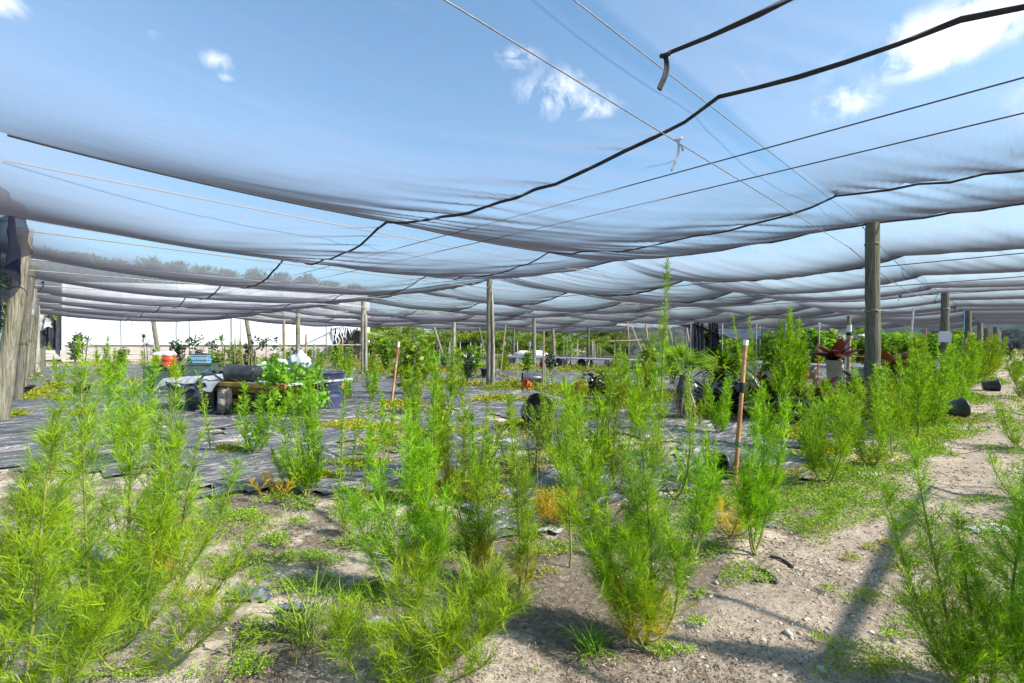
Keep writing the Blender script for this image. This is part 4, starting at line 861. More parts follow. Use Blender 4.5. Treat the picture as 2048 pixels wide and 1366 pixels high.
spb = [(905, 1105, 80, 28, 260), (1090, 1030, 110, 26, 320), (1010, 1180, 50, 18, 160), (1215, 1075, 80, 24, 240), (860, 1045, 60, 16, 180), (1330, 1050, 70, 22, 220), (720, 1030, 60, 14, 150), (560, 1010, 60, 8, 90), (400, 1200, 40, 16, 90), (1120, 1100, 50, 16, 120), (1905, 838, 70, 18, 420), (1950, 800, 36, 10, 200), (1875, 872, 80, 18, 380), (1985, 765, 22, 6, 120), (1820, 850, 90, 26, 400), (490, 1045, 46, 12, 150), (601, 1025, 30, 8, 70), (552, 1092, 26, 12, 90), (456, 1138, 34, 16, 90), (511, 1132, 38, 22, 110), (578, 1130, 28, 14, 80), (625, 1124, 20, 9, 60), (655, 1130, 30, 14, 90), (597, 1054, 16, 6, 40), (690, 1097, 26, 12, 70), (590, 1183, 50, 18, 170), (727, 1197, 66, 26, 330), (510, 1275, 30, 28, 120), (497, 1335, 38, 28, 130), (700, 1243, 26, 12, 70), (757, 1273, 32, 18, 110), (690, 1275, 24, 12, 50), (520, 1160, 30, 10, 60), (430, 1155, 24, 12, 50), (660, 1170, 30, 9, 60),
       (1600, 1005, 120, 40, 620), (1700, 1010, 90, 40, 520), (1700, 950, 80, 26, 420), (1775, 930, 80, 34, 420), (1840, 892, 60, 24, 300), (1625, 1062, 60, 28, 240), (1480, 1000, 70, 30, 260), (1400, 1000, 60, 26, 180), (1890, 860, 40, 16, 160), (1860, 905, 40, 10, 120), (1806, 1050, 14, 5, 30), (1820, 1012, 18, 8, 40), (1775, 1085, 14, 5, 24), (1740, 1098, 16, 5, 26), (1700, 1127, 18, 5, 30), (1660, 1190, 18, 5, 24), (1790, 1132, 14, 6, 24), (1832, 1120, 16, 5, 24),
       (1740, 1200, 50, 18, 80), (1850, 1200, 40, 15, 70), (1825, 1255, 50, 26, 90), (1780, 1278, 20, 8, 30), (1635, 1290, 12, 5, 14), (1762, 1345, 30, 14, 40), (1410, 1105, 60, 24, 190), (1490, 1160, 54, 22, 150), (1400, 1200, 22, 7, 30), (1395, 1258, 24, 9, 34), (1340, 1312, 44, 12, 80), (950, 1185, 60, 22, 130), (1005, 1165, 30, 16, 60), (1095, 1150, 20, 10, 30), (900, 1090, 50, 20, 80), (1060, 1100, 40, 14, 60), (700, 1050, 40, 10, 60), (2040, 820, 40, 50, 200), (2050, 960, 40, 70, 160), (1960, 1000, 60, 10, 70), (2010, 1100, 70, 60, 130), (1940, 740, 60, 12, 160), (2040, 735, 40, 16, 140)]
scatter_cover('spurge_cover', spb, 40000, M['spurge'], 'green creeping weeds spreading over the sandy soil', 23, offmat, .85, .585, 1366, nscale=(1.0, 1.0))
# dry litter and small stones
def litter(name, n, mat, label, seed, size, flat):
    global RNG
    RNG = np.random.default_rng(seed); lv = Leaves()
    px = RNG.uniform(-40, 2090, n); py = 705 + RNG.uniform(0.0, 1, n) ** .8 * 670; d = H * F / (py - HY); x = (px - 1024) / F * d
    v = fbm(x * 1.1, d * 1.1, seed, 4); k = (v + RNG.uniform(-.2, .2, n) > .5) & ~inside(x, d, [(q[0], q[1]) for q in mat_poly]); x, d = x[k], d[k]; m = len(x)
    sz = np.clip(.0035 * d, .008, .03) * size
    P = np.stack([x, d, zg(x, d) + .012], 1); Dr = unit(rdir(m) * np.array([[1, 1, flat]]))
    lv.add(P, Dr, sz * RNG.uniform(.6, 2.0, m), sz * RNG.uniform(.15, .5, m), RNG.uniform(0, 1, m), 0.0, RNG.normal(0, .3, (m, 3)))
    tag(lv.build_broad(name, mat, None), label, 'litter', kind='stuff')
litter('dry_litter', 70000, M['litter'], 'brown dry stems and leaf bits scattered on the soil', 31, 1.5, .35)
mb = MB(); rnd = random.Random(5)
for i in range(520):
    px = rnd.uniform(1250, 2040); py = rnd.uniform(860, 1366); p = G(px, py)
    if inside([p.x], [p.y], mat_poly)[0]: continue
    r = rnd.uniform(.006, .017) * (1.6 if rnd.random() < .08 else 1)
    mb.lathe([(0.001, -.5 * r), (r * .8, -.3 * r), (r, .1 * r), (r * .6, .5 * r), (0.001, .6 * r)], 7, Matrix.Translation((p.x, p.y, zg1(p.x, p.y) + r * .3)) @ Matrix.Rotation(rnd.uniform(0, 6), 4, 'Z') @ Matrix.Diagonal((1, rnd.uniform(.6, 1.1), 1, 1)), .12)
tag(mb.build('pebbles', M['concrete']), 'small pale stones strewn over the path', 'stones', kind='stuff')

# ================================================================== trees, shrubs and other plants
def leaf_cloud(lv, c, rad, n, size, asp=.5, up=.25, shell=.55, tintc=.5, age=0.0):
    q = rdir(n); r = np.power(RNG.uniform(0, 1, n), shell)[:, None]
    P = np.asarray(c) + q * r * np.asarray(rad)
    Dr = unit(q * .6 + rdir(n) * .8 + np.array([[0, 0, up]]))
    L = size * RNG.uniform(.65, 1.35, n)
    lv.add(P, Dr, L, L * asp * RNG.uniform(.8, 1.2, n), np.clip(RNG.normal(tintc, .28, n), 0, 1), np.clip(RNG.normal(age, .1, n), 0, 1), rdir(n) * .4)
def make_tree(kind, seed):
    """unit-less tree about 1 m high as (wood, leaves): scaled when placed"""
    global RNG
    RNG = np.random.default_rng(seed); rnd = random.Random(seed); wood = MB(); lv = Leaves()
    if kind == 'pine':
        wood.tube([(0, 0, 0), (.01, .01, .4), (0, .02, .95)], [.022, .016, .004], 6)
        for i in range(46):
            z = .22 + .76 * (i / 46) ** .9; L = (.30 * (1 - ((z - .22) / .82) ** 1.3) + .04) * rnd.uniform(.6, 1.15); a = i * 2.4 + rnd.uniform(-.4, .4)
            tip = (math.cos(a) * L, math.sin(a) * L, z + L * rnd.uniform(.1, .55)); wood.tube([(0, 0, z), tip], [.006, .002], 4)
            for u in (.45, .75, 1.0):
                leaf_cloud(lv, (tip[0] * u, tip[1] * u, z + (tip[2] - z) * u + .01), (.05, .05, .045), 26, .05, .16, .5, .6, rnd.uniform(.2, .8))
    else:
        tops = []
        wood.tube([(0, 0, 0), (rnd.uniform(-.03, .03), rnd.uniform(-.03, .03), .22), (rnd.uniform(-.05, .05), 0, .45)], [.03, .022, .014], 7)
        for i in range(13):
            a = i * 2.4 + rnd.uniform(-.5, .5); R = rnd.uniform(.14, .40); z = rnd.uniform(.22, .92) ; R *= math.sin(min(1, (1.12 - z)) * PI / 2 + .25) * 1.0
            tip = (math.cos(a) * R, math.sin(a) * R, z); wood.tube([(0, 0, .12 + z * .3), (tip[0] * .5, tip[1] * .5, z * .8), tip], [.012, .008, .003], 5); tops.append(tip)
        for tp in tops:
            t0 = rnd.uniform(.2, .8)
            for k in range(3):
                c = (tp[0] + rnd.uniform(-.09, .09), tp[1] + rnd.uniform(-.09, .09), tp[2] + rnd.uniform(-.08, .08))
                rr = rnd.uniform(.07, .125); leaf_cloud(lv, c, (rr, rr, rr * .7), 95, .034 if kind == 'leafy' else .05, .5 if kind == 'leafy' else .24, .25, .6, t0, .1 * rnd.random())
        leaf_cloud(lv, (0, 0, .22), (.34, .34, .2), 520, .038, .5, .2, .7, .35)
    return wood, lv
TP = {}
def tree(kind, var, x, y, h, wide, mat, label, group, cat='tree', name='tree', rz=0.0, z=None):
    key = (kind, var, mat)
    if key not in TP:
        w, lv = make_tree(kind, 700 + var * 13 + len(kind)); r = empty(name); w.build('trunk', M['bark'], r); lv.build_broad('crown', M[mat], r); TP[key] = r
    else: r = copy_tree(TP[key])
    r.name = name; r.location = (x, y, -.05 if z is None else z); r.scale = (h * wide, h * wide, h); r.rotation_euler = (0, 0, rz); return tag(r, label, cat, group)
rnd = random.Random(77)
# tall thin crowned trees beyond the greenhouse
for i, (px, d, yt) in enumerate(((88, 66, 512), (150, 62, 518), (205, 70, 528), (250, 66, 535), (300, 68, 530), (352, 64, 536), (405, 72, 545), (455, 68, 550), (510, 70, 552), (560, 72, 558), (612, 70, 562), (660, 74, 572), (712, 76, 580), (50, 70, 520), (10, 68, 525), (-40, 72, 520))):
    p = D(px, d); tree('pine', i % 4, p.x, d, ZP(yt, d) + .5, 1.15, 'pine', 'airy needle-leaved tree rising behind the white greenhouse', 'airy trees behind the greenhouse', name='pine_tree', rz=i * 1.3)
# broad leaved belt at the far edge
for i in range(30):
    px = 742 + i * 27 + rnd.uniform(-8, 8); d = rnd.uniform(58, 66) if i % 2 else rnd.uniform(72, 80)
    yt = 622 + rnd.uniform(-8, 10) if i % 2 == 0 else 640 + rnd.uniform(-10, 8)
    p = D(px, d); tree('leafy' if i % 3 else 'strappy', i % 4, p.x, d, ZP(yt, d), 1.15, 'tree', 'bushy green tree in the belt beyond the far net edge', 'bushy trees beyond the far net edge', name='broadleaf_tree', rz=i * 1.7)
for i in range(28):
    px = 735 + i * 29 + rnd.uniform(-9, 9); d = rnd.uniform(50, 57); yt = 668 + rnd.uniform(-12, 10); p = D(px, d)
    tree('strappy' if i % 2 else 'leafy', i % 4, p.x, d, ZP(yt, d), 1.9, 'tree', 'low wide bush at the foot of the tree belt', 'low bushes at the foot of the tree belt', name='broadleaf_bush', rz=i * 1.9, cat='bush')
for i, (px, d, yt, w) in enumerate(((1255, 84, 596, 1.1), (1300, 86, 604, 1.0), (1190, 88, 612, 1.0), (1360, 84, 610, 1.0), (1440, 80, 618, 1.0), (1540, 78, 612, 1.0), (1620, 74, 622, 1.0))):
    p = D(px, d); tree('leafy', i % 4, p.x, d, ZP(yt, d), w, 'tree', 'tall tree showing through the net above the belt', 'tall trees showing through the net', name='broadleaf_tree', rz=i)
for i, (px, d, yt) in enumerate(((104, 52, 610), (84, 49, 640), (118, 56, 625))):
    p = D(px, d); tree('leafy', i, p.x, d, ZP(yt, d), .9, 'tree', 'lush green tree between the side wall and greenhouse corner', 'trees between side wall and greenhouse', name='broadleaf_tree', rz=i * 2)
for i in range(14):
    px = 1560 + i * 38 + rnd.uniform(-8, 8); d = rnd.uniform(50, 58) - i * .6; p = D(px, d)
    tree('leafy', i % 4, p.x, d, ZP(655 + rnd.uniform(-8, 10), d), 1.2, 'tree', 'dark green tree behind the shrub rows beside the path', 'trees behind the shrub rows', name='broadleaf_tree', rz=i * 1.1)

# leafy shrubs (big oval leaves on upright stems)
def make_shrub(seed, leaf=.15, n=260, mat='shrub', stems=5, asp=.62, airy=0.0):
    global RNG
    RNG = np.random.default_rng(seed); rd = random.Random(seed); w = MB(); lv = Leaves()
    for k in range(stems):
        a = rd.uniform(0, 6.28); sx, sy = math.cos(a) * rd.uniform(.03, .22), math.sin(a) * rd.uniform(.03, .22); h = rd.uniform(.7, 1.0)
        pts = [(sx * .2, sy * .2, 0), (sx * .6, sy * .6, h * .5), (sx, sy, h)]; w.tube(pts, [.014, .011, .006], 5)
        m = n // stems; u = RNG.uniform(.18 + airy, 1, m)
        P = np.stack([np.interp(u, [0, .5, 1], [q[j] for q in pts]) for j in range(3)], 1); az = RNG.uniform(0, 6.28, m)
        Dr = np.stack([np.cos(az), np.sin(az), RNG.uniform(-.1, .9, m)], 1)
        P = P + unit(Dr) * RNG.uniform(.0, .10, (m, 1)); L = leaf * RNG.uniform(.55, 1.2, m)
        lv.add(P, Dr, L, L * asp, np.clip(RNG.normal(rd.uniform(.3, .7), .25, m), 0, 1), np.clip(RNG.normal(0, .12, m), 0, 1), np.stack([0 * az, 0 * az, -RNG.uniform(.2, .9, m)], 1))
    return w, lv
SP = {}
def shrub(px, py, yt, label, kind=0, mat='shrub', wide=1.0, group=None, d=None, name='shrub', cat='shrub', leaf=.15, n=260, asp=.62, stems=5, airy=0.0):
    p = G(px, py) if d is None else D(px, d); h = ZP(yt, p.y); key = (kind, mat, leaf, n, asp, stems)
    if key not in SP:
        w, lv = make_shrub(500 + kind, leaf, n, mat, stems, asp, airy); r = empty(name); w.build('stem', M['bark'], r); lv.build_broad('foliage', M[mat], r); SP[key] = r
    else: r = copy_tree(SP[key])
    r.name = name; r.location = (p.x, p.y, zg1(p.x, p.y)); r.scale = (h * wide, h * wide, h); r.rotation_euler = (0, 0, px * .61); return tag(r, label, cat, group)
for i in range(39):
    row = i // 13; k = i % 13; px = (1560, 1580, 1400)[row] + k * (34, 34, 30)[row] + rnd.uniform(-7, 7); d = (26, 33, 29)[row] + k * 1.1
    yt = (672, 662, 668)[row] + rnd.uniform(-8, 7)
    shrub(px, 0, yt, 'broad leaved nursery shrub in the rows behind the benches', i % 4, 'shrub', 1.25, 'broad leaved shrubs in nursery rows', d=d, n=520, leaf=.13)
for i, (px, py, yt, lab, mt, wd) in enumerate((
        (815, 790, 662, 'sprawling light green shrub behind the rusty stake', 'shrub', 1.1), (850, 760, 668, 'loose leafy shrub beside the cypress-like weed', 'shrub', 1.0), (770, 745, 672, 'leafy bush beside the doubled pale post', 'shrub', 1.0),
        (935, 770, 700, 'low dark leafy bush in front of the central post', 'dark_leaf', 1.2), (950, 745, 680, 'leafy vine shrub behind the central post', 'shrub', 1.2), (1010, 740, 690, 'yellowish broad leaved plant just past the central post', 'vine', 1.0),
        (1055, 748, 700, 'small leafy plant before the slim post', 'shrub', 1.2), (1100, 745, 700, 'leafy potted plant beside the two wooden stakes', 'dark_leaf', 1.1), (1185, 790, 735, 'low mixed bush behind the orange red pot', 'dark_leaf', 1.6), (1215, 800, 738, 'low spreading bush left of the dark red pots', 'shrub', 1.6),
        (1300, 795, 690, 'tangled green bush behind the dark red pot', 'shrub', 1.0), (1345, 770, 690, 'mid green bush between tallest weed and palm', 'shrub', 1.2), (1480, 770, 668, 'bright leafy shrub behind the capped stake', 'vine', 1.1), (1540, 760, 660, 'bright tall shrub behind the broad crowned weed', 'vine', 1.1),
        (1600, 760, 668, 'dark leafy shrub under the loop topped rod', 'dark_leaf', 1.2), (355, 742, 678, 'dark leaved potted plant against the white wall by the coolers', 'dark_leaf', 1.0), (245, 738, 690, 'dry thin shrub at the planks of the white greenhouse', 'shrub', 1.1), (150, 730, 665, 'reedy dark shrub at the greenhouse corner', 'dark_leaf', .9),
        (615, 738, 700, 'small shrub at the foot of the white wall', 'shrub', 1.2), (670, 735, 690, 'brownish shrub beside the torn greenhouse end', 'shrub', 1.1), (700, 728, 690, 'pale green shrub before the greenhouse doorway', 'vine', 1.0), (430, 745, 700, 'shrubby weeds behind the blue bins', 'shrub', 1.6), (380, 748, 712, 'low leafy plant beside the red coolers', 'vine', 1.5))):
    shrub(px, py, yt, lab, i % 4, mt, wd, None, leaf=.11, n=330)
rw = random.Random(41)
for i in range(20):
    px = 395 + i * 16 + rw.uniform(-6, 6); py = rw.uniform(734, 745); yt = rw.uniform(684, 716)
    shrub(px, py, yt, 'mixed leafy potted plant standing before the white wall', i % 4, ('dark_leaf', 'shrub', 'vine')[i % 3], 1.1, 'mixed potted plants before the white wall', leaf=(.11, .07)[i % 2], n=240)
for i in range(16):
    px = (750 + i * 28 if i < 8 else 1110 + i * 30) + rw.uniform(-8, 8); py = rw.uniform(728, 742); yt = rw.uniform(686, 708)
    shrub(px, py, yt, 'loose green nursery plant standing before the tree belt', i % 4, ('shrub', 'vine')[i % 2], 1.2, 'nursery plants standing before the tree belt', leaf=.09, n=300)
# thin dark branch plants seen against the white wall
for i, (px, py, yt, lab) in enumerate(((415, 742, 668, 'sparse dark branch with round leaves against the white wall'), (530, 744, 664, 'thin dark leafy sapling against the white wall'), (368, 740, 668, 'dark rubber-leaved sapling above the red coolers'))):
    p = G(px, py); h = ZP(yt, p.y); RNG = np.random.default_rng(60 + i); rd = random.Random(60 + i); w = MB(); lv = Leaves(); r = empty('sapling', (p.x, p.y, 0), 0, lab, 'sapling')
    w.tube([(0, 0, 0), (.05, 0, h * .5), (.1, 0, h * .8)], [.022, .016, .008], 6)
    for k in range(9):
        a = rd.uniform(0, 6.28); L = rd.uniform(.25, .75); z0 = h * rd.uniform(.5, .8); tip = (.08 + math.cos(a) * L, math.sin(a) * L * .5, z0 + L * rd.uniform(.2, .55)); w.tube([(.07, 0, z0), tip], [.01, .004], 5)
        leaf_cloud(lv, tip, (.16, .16, .12), 12, .15, .6, .2, .6, .3)
    w.build('stem', M['bark'], r); lv.build_broad('foliage', M['dark_leaf'], r)

# strap-leaved rosettes: bromeliads, agave, dracaena, palm fronds
def strap(mb_v, mb_f, tn, base, az, el, L, W, curl, tint, n=8, fold=.18, wmax=.45):
    b = len(mb_v); cur = np.array(base, float); e = el
    sd = np.array([-math.sin(az), math.cos(az), 0])
    for i in range(n + 1):
        u = i / n; w = W * .5 * max(.02, (math.sin(min(1, u / wmax) * PI / 2) if u < wmax else math.cos((u - wmax) / (1 - wmax) * PI / 2) ** .8)); w = max(w, W * .12 if u < .3 else 0.002)
        dr = np.array([math.cos(az) * math.cos(e), math.sin(az) * math.cos(e), math.sin(e)]); nm = np.cross(dr, sd)
        mb_v += [cur - sd * w - nm * w * fold, cur + nm * w * fold, cur + sd * w - nm * w * fold]; tn += [tint] * 3
        cur = cur + dr * L / n; e -= curl / n
    for i in range(n):
        for j in (0, 1): mb_f.append((b + i * 3 + j, b + i * 3 + j + 1, b + i * 3 + 4 + j, b + i * 3 + 3 + j))
def rosette(name, mat, leaves, parent, loc=(0, 0, 0)):
    v, f, tn = [], [], []
    for a in leaves: strap(v, f, tn, *a)
    o = mesh_np(name, np.array(v), np.array(f), M[mat], parent, (np.array(tn), np.zeros(len(tn))), smooth=True); o.location = loc; return o
def pot_mb(r, h, th=.012, rim=.012):
    b = MB(); b.lathe([(.001, 0), (r * .78, 0), (r * .8, .01), (r - .004, h - rim * 2.5), (r + rim, h - rim * 2.4), (r + rim, h), (r - th * .3, h), (r - th, h - .02), (r * .78 - th, .025), (.001, .025)], 26); return b
def soil_disc(r, z, parent):
    b = MB(); b.lathe([(.001, z + .01), (r * .5, z + .012), (r, z)], 18, None, .03); return b.build('soil', M['post_dark'], parent)
def bromeliad(px, py, ph, r, label, seed, mat='maroon', n=22, L=.6, W=.13, pot=True, el=(.5, 1.35), potmat='black_plastic'):
    p = G(px, py); rd = random.Random(seed); o = empty('bromeliad', (p.x, p.y, zg1(p.x, p.y)), 0, label, 'bromeliad')
    if pot: pot_mb(r, ph).build('pot', M[potmat], o); soil_disc(r * .92, ph - .03, o)
    ls = []
    for i in range(n):
        e = lerp(el[1], el[0], i / n) + rd.uniform(-.1, .1)
        ls.append(((0, 0, ph - .02), i * 2.4 + rd.uniform(-.2, .2), e, L * rd.uniform(.75, 1.1), W * rd.uniform(.85, 1.15), rd.uniform(.5, 1.3), rd.random()))
    rosette('leaf_rosette', mat, ls, o); return o
bromeliad(1668, 788, .95, .20, 'large maroon bromeliad in a grey pot behind the bench rail', 1, n=16, L=.9, W=.30, potmat='concrete')
bromeliad(1790, 792, .70, .22, 'large maroon bromeliad just behind the thick dark post', 2, n=16, L=1.0, W=.34)
bromeliad(1635, 818, .25, .20, 'maroon and black bromeliad low before the bench', 3, n=15, L=.85, W=.22, el=(.25, 1.2))
bromeliad(1722, 808, .30, .26, 'dark bromeliad with upright leaves left of the thick post', 4, 'blackgreen', n=18, L=.75, W=.22)
bromeliad(1602, 850, .12, .18, 'black leaved plant collapsed beside the mat corner', 5, 'blackgreen', n=15, L=.65, W=.16, el=(.05, .9), pot=False)
bromeliad(1430, 824, .22, .18, 'black green strap leaved plant next to the small palm', 6, 'blackgreen', n=26, L=.85, W=.12, el=(.1, 1.2))
bromeliad(1465, 832, .2, .18, 'blackish strap leaved plant beside the rusty capped stake', 7, 'blackgreen', n=24, L=.95, W=.15, el=(.15, 1.25))
bromeliad(1535, 838, .3, .2, 'black broad leaved plant with reddish tips behind the capped stake', 8, 'blackgreen', n=22, L=.95, W=.2, el=(.3, 1.3))
bromeliad(1405, 812, .25, .16, 'dark strap leaved plant hanging behind the palm trunk', 9, 'blackgreen', n=20, L=.7, W=.09, el=(.0, 1.1))
bromeliad(1515, 790, .3, .16, 'reddish tipped bromeliad between capped stake and shrub', 10, 'maroon', n=14, L=.5, W=.12)
# big fern-like clump hanging in a black basket
p = G(1448, 792); o = empty('fern_clump', (p.x, p.y, 0), 0, 'big arching fern clump in a black basket behind the palm', 'fern'); rd = random.Random(4)
pot_mb(.34, .62).build('pot', M['black_plastic'], o)
rosette('fronds', 'shrub', [((rd.uniform(-.2, .2), rd.uniform(-.2, .2), .6), i * 2.4, rd.uniform(.15, 1.4), rd.uniform(.7, 1.15), rd.uniform(.05, .09), rd.uniform(.6, 1.9), rd.random()) for i in range(190)], o)
rosette('dead_fronds', 'litter', [((rd.uniform(-.2, .2), rd.uniform(-.2, .2), .55), i * 2.4, rd.uniform(-.6, .3), rd.uniform(.5, .8), rd.uniform(.04, .07), rd.uniform(.4, 1.5), rd.random()) for i in range(50)], o)
# small palm with shaggy trunk
p = G(1374, 840); o = empty('palm', (p.x, p.y, 0), 0, 'small fan palm with shaggy brown trunk', 'palm'); rd = random.Random(8)
b = MB(); b.tube([(-.03, 0, 0), (-.05, 0, .3), (-.06, 0, .62), (-.06, 0, .84)], [.08, .10, .12, .07], 12, jit=.12); b.build('trunk', M['post_dark'], o)
rosette('trunk_fibre', 'litter', [((-.05 + .1 * math.cos(i), .1 * math.sin(i), rd.uniform(.35, .85)), i * 1.0, rd.uniform(-1.4, -1.0), rd.uniform(.2, .5), .025, .3, rd.random()) for i in range(70)], o)
v = []
for k in range(17):
    a = k * 2.4; e = rd.uniform(-.1, 1.2); tipd = np.array([math.cos(a) * math.cos(e), math.sin(a) * math.cos(e), math.sin(e)]); c = np.array([-.06, 0, .86]) + tipd * rd.uniform(.25, .40)
    v.append(((-.06, 0, .84), a, e, .36, .02, .1, .6))
    for j in range(18):
        da = (j - 8.5) / 8.5 * 1.35; v.append((tuple(c), a + da, e * math.cos(da * .6) - .25 * abs(da), rd.uniform(.32, .46), .026, .5, rd.random()))
rosette('fronds', 'tree', v, o)
# tall cactus-like stalks, agave, dracaena before the white wall
def stalks(px, py, yt, label, seed, n=5, r=.035):
    p = G(px, py); h = ZP(yt, p.y); rd = random.Random(seed); b = MB()
    for k in range(n):
        x, y = rd.uniform(-.25, .25), rd.uniform(-.2, .2); hh = h * rd.uniform(.55, 1); b.tube([(x, y, 0), (x * 1.2, y, hh * .6), (x * 1.3 + rd.uniform(-.05, .05), y, hh)], [r, r * .9, r * .5], 7)
    o = b.build('cactus', M['fennel_stem']); o.location = (p.x, p.y, 0); return tag(o, label, 'cactus')
stalks(482, 742, 672, 'tall dark cactus stems before the white wall', 1, 6); stalks(500, 744, 690, 'cluster of shorter cactus stems beside the tall ones', 2, 7, .04)
def dracaena(px, py, yt, label, seed, mat='shrub', n=70, L=.55):
    p = G(px, py); h = ZP(yt, p.y); rd = random.Random(seed); o = empty('strap_leaf_plant', (p.x, p.y, 0), 0, label, 'plant'); b = MB(); ls = []
    for k in range(3):
        x, y = rd.uniform(-.35, .35), rd.uniform(-.2, .2); hh = h * (1 if k == 0 else rd.uniform(.55, .85)) - L * .6; b.tube([(x * .4, y, 0), (x, y, hh)], [.03, .022], 6)
        ls += [((x, y, hh), i * 2.4, rd.uniform(-.4, 1.5), L * rd.uniform(.6, 1.1), .045, rd.uniform(.3, 1.2), rd.random()) for i in range(n // 3)]
    b.build('stem', M['bark'], o); rosette('leaves', mat, ls, o); return o
dracaena(450, 744, 670, 'spiky strap leaved plant against the white wall', 1); dracaena(160, 735, 668, 'reedy spiky plant at the greenhouse corner post', 2, 'dark_leaf', 90, .8); dracaena(293, 738, 666, 'spiky topped plant left of the red coolers', 3, 'dark_leaf'); dracaena(575, 742, 690, 'spiky plant beside bamboo at the white wall', 4)
dracaena(1140, 735, 676, 'palm-like strap leaved plant behind the bench', 5); dracaena(905, 735, 690, 'strap leaved plant before the low canopy frame', 6)
# reed grass tufts
def grass(px, py, h, label, seed, n=40, W=.012, mat='shrub', sp=.5, d=None, lo=.5):
    p = G(px, py); rd = random.Random(seed); o = rosette('grass_tuft', mat, [((rd.uniform(-.05, .05), rd.uniform(-.05, .05), 0), rd.uniform(0, 6.28), rd.uniform(lo, 1.5), h * rd.uniform(.5, 1.1), W * rd.uniform(.7, 1.2), rd.uniform(.3, 1.6), rd.random()) for i in range(n)], None)
    o.location = (p.x, p.y, zg1(p.x, p.y)); return tag(o, label, 'grass')
grass(985, 930, .62, 'arching reed grass between feathery weeds near the round pot', 1, 34, .02); grass(1375, 965, .75, 'arching reed grass beside the upset black pot', 2, 40, .018); grass(1420, 950, .55, 'short reed grass at the upset black pot', 3, 30, .014)
grass(1305, 930, .6, 'reed grass behind the two-armed feathery weed', 4, 26, .016); grass(700, 800, .5, 'grass tuft at the vine covered trailer end', 5, 30, .016); grass(615, 1290, .36, 'small grassy weed tuft on the pale sand', 6, 60, .007, 'shrub', lo=.7); grass(575, 1270, .30, 'thin grassy tuft beside the small grassy weed', 7, 40, .007, lo=.7)
grass(1185, 1308, .20, 'low yellowish grass tuft left of the two-armed weed', 8, 70, .006, 'vine', lo=.2); grass(935, 1195, .3, 'short grass blades among litter under yellowed weed', 9, 40, .008); grass(1850, 830, .7, 'grass tuft beside the two-stalked feathery weed', 10, 40, .014); grass(1540, 990, .6, 'grass tuft at the foot of the capped stake', 11, 36, .01); grass(1600, 855, .5, 'grass tuft under the broad crowned feathery weed', 12, 36, .012)
grass(110, 790, .4, 'grass tuft on the mat between two black pots', 13, 36, .012); grass(420, 1040, .3, 'thin grass at the torn front edge of mat', 14, 30, .006, lo=.3)
grass(1950, 752, .5, 'yellow fan of leaves beside the path', 15, 40, .05, 'yellow_leaf', lo=.3)
# obovate-leaved seedlings
def seedling(px, py, h, label, seed, n=16, leaf=.06, mat='vine', nst=2):
    p = G(px, py); rd = random.Random(seed); global RNG
    RNG = np.random.default_rng(seed); w = MB(); lv = Leaves(); o = empty('seedling', (p.x, p.y, zg1(p.x, p.y)), 0, label, 'seedling')
    for k in range(nst):
        a = rd.uniform(0, 6.28); s = .06 * k; hh = h * (1 - .35 * k); pts = [(0, 0, 0), (s * math.cos(a), s * math.sin(a), hh * .5), (s * 1.4 * math.cos(a), s * 1.4 * math.sin(a), hh)]; w.tube(pts, [.004, .003, .0015], 5)
        u = np.linspace(.15, 1, n); P = np.stack([np.interp(u, [0, .5, 1], [q[j] for q in pts]) for j in range(3)], 1); az = np.arange(n) * 2.4
        lv.add(P, np.stack([np.cos(az), np.sin(az), .8 + 0 * az], 1), leaf * RNG.uniform(.7, 1.2, n), leaf * .42, RNG.uniform(.4, 1, n), 0.0, np.zeros((n, 3)))
    w.build('stem', M['fennel_stem'], o); lv.build_broad('leaves', M[mat], o); return o
seedling(750, 1102, .36, 'pale green upright seedling with oval leaves on the sand', 1); seedling(548, 1130, .12, 'tiny leafy sprout beside the torn cloth scrap', 2, 8, .03); seedling(458, 1240, .22, 'bare twiggy seedling on the sand left of cloth scrap', 3, 6, .02, 'litter', 3); seedling(462, 1310, .2, 'leafy twig seedling near the lower edge of the sand', 4, 9, .035)
seedling(880, 845, .5, 'brown dry seedling standing on the black mat', 5, 8, .05, 'litter', 2); seedling(1075, 1010, .5, 'sparse dry twig weed on grey litter', 6, 8, .02, 'litter', 3)

# ================================================================== white greenhouse
A, B = D(128, 40.0), D(724, 45.0)
gh = empty('greenhouse', (A.x, A.y, 0), math.atan2(B.y - A.y, B.x - A.x), 'long white plastic covered greenhouse with a low plank wall', 'greenhouse'); GL = (B - A).length; GH = 6.6; OP = GL - 2.6
def film(name, x0, x1, z0, z1, y=0.0, nx=120, nz=30):
    U, W = np.meshgrid(np.linspace(x0, x1, nx), np.linspace(z0, z1, nz)); rib = np.abs(np.sin(U * PI / 4.2)) ** .5
    return grid_mesh(name, U, y + .10 * (1 - rib) * -1 + (fbm(U * .5, W * .4, 3, 3) - .45) * .18, W, M['film'], parent=gh)
film('plastic_wall', 0, OP, 1.38, GH); film('plastic_wall', OP, GL, 3.0, GH, nx=20)
V = []; U, W = np.meshgrid(np.linspace(0, GL, 60), np.linspace(0, PI, 20))
grid_mesh('roof', U, 5.0 - np.cos(W) * 5.0, GH + np.sin(W) * .15, M['film'], parent=gh)
for x in (0.0, GL):
    U, W = np.meshgrid(np.linspace(0.05, 9.95, 20), np.linspace(0 if x else 1.38, GH, 14)); grid_mesh('end_wall', x + 0 * U, U, W, M['film'], parent=gh)
b = MB()
for k in range(7): b.box((OP / 2, -.06, .1 + k * .2), (OP, .06, .17))
b.build('plank_base', M['block'], gh); b = MB(); b.box((OP / 2, -.10, 1.42), (OP, .16, .06)); b.build('top_rail', M['concrete'], gh)
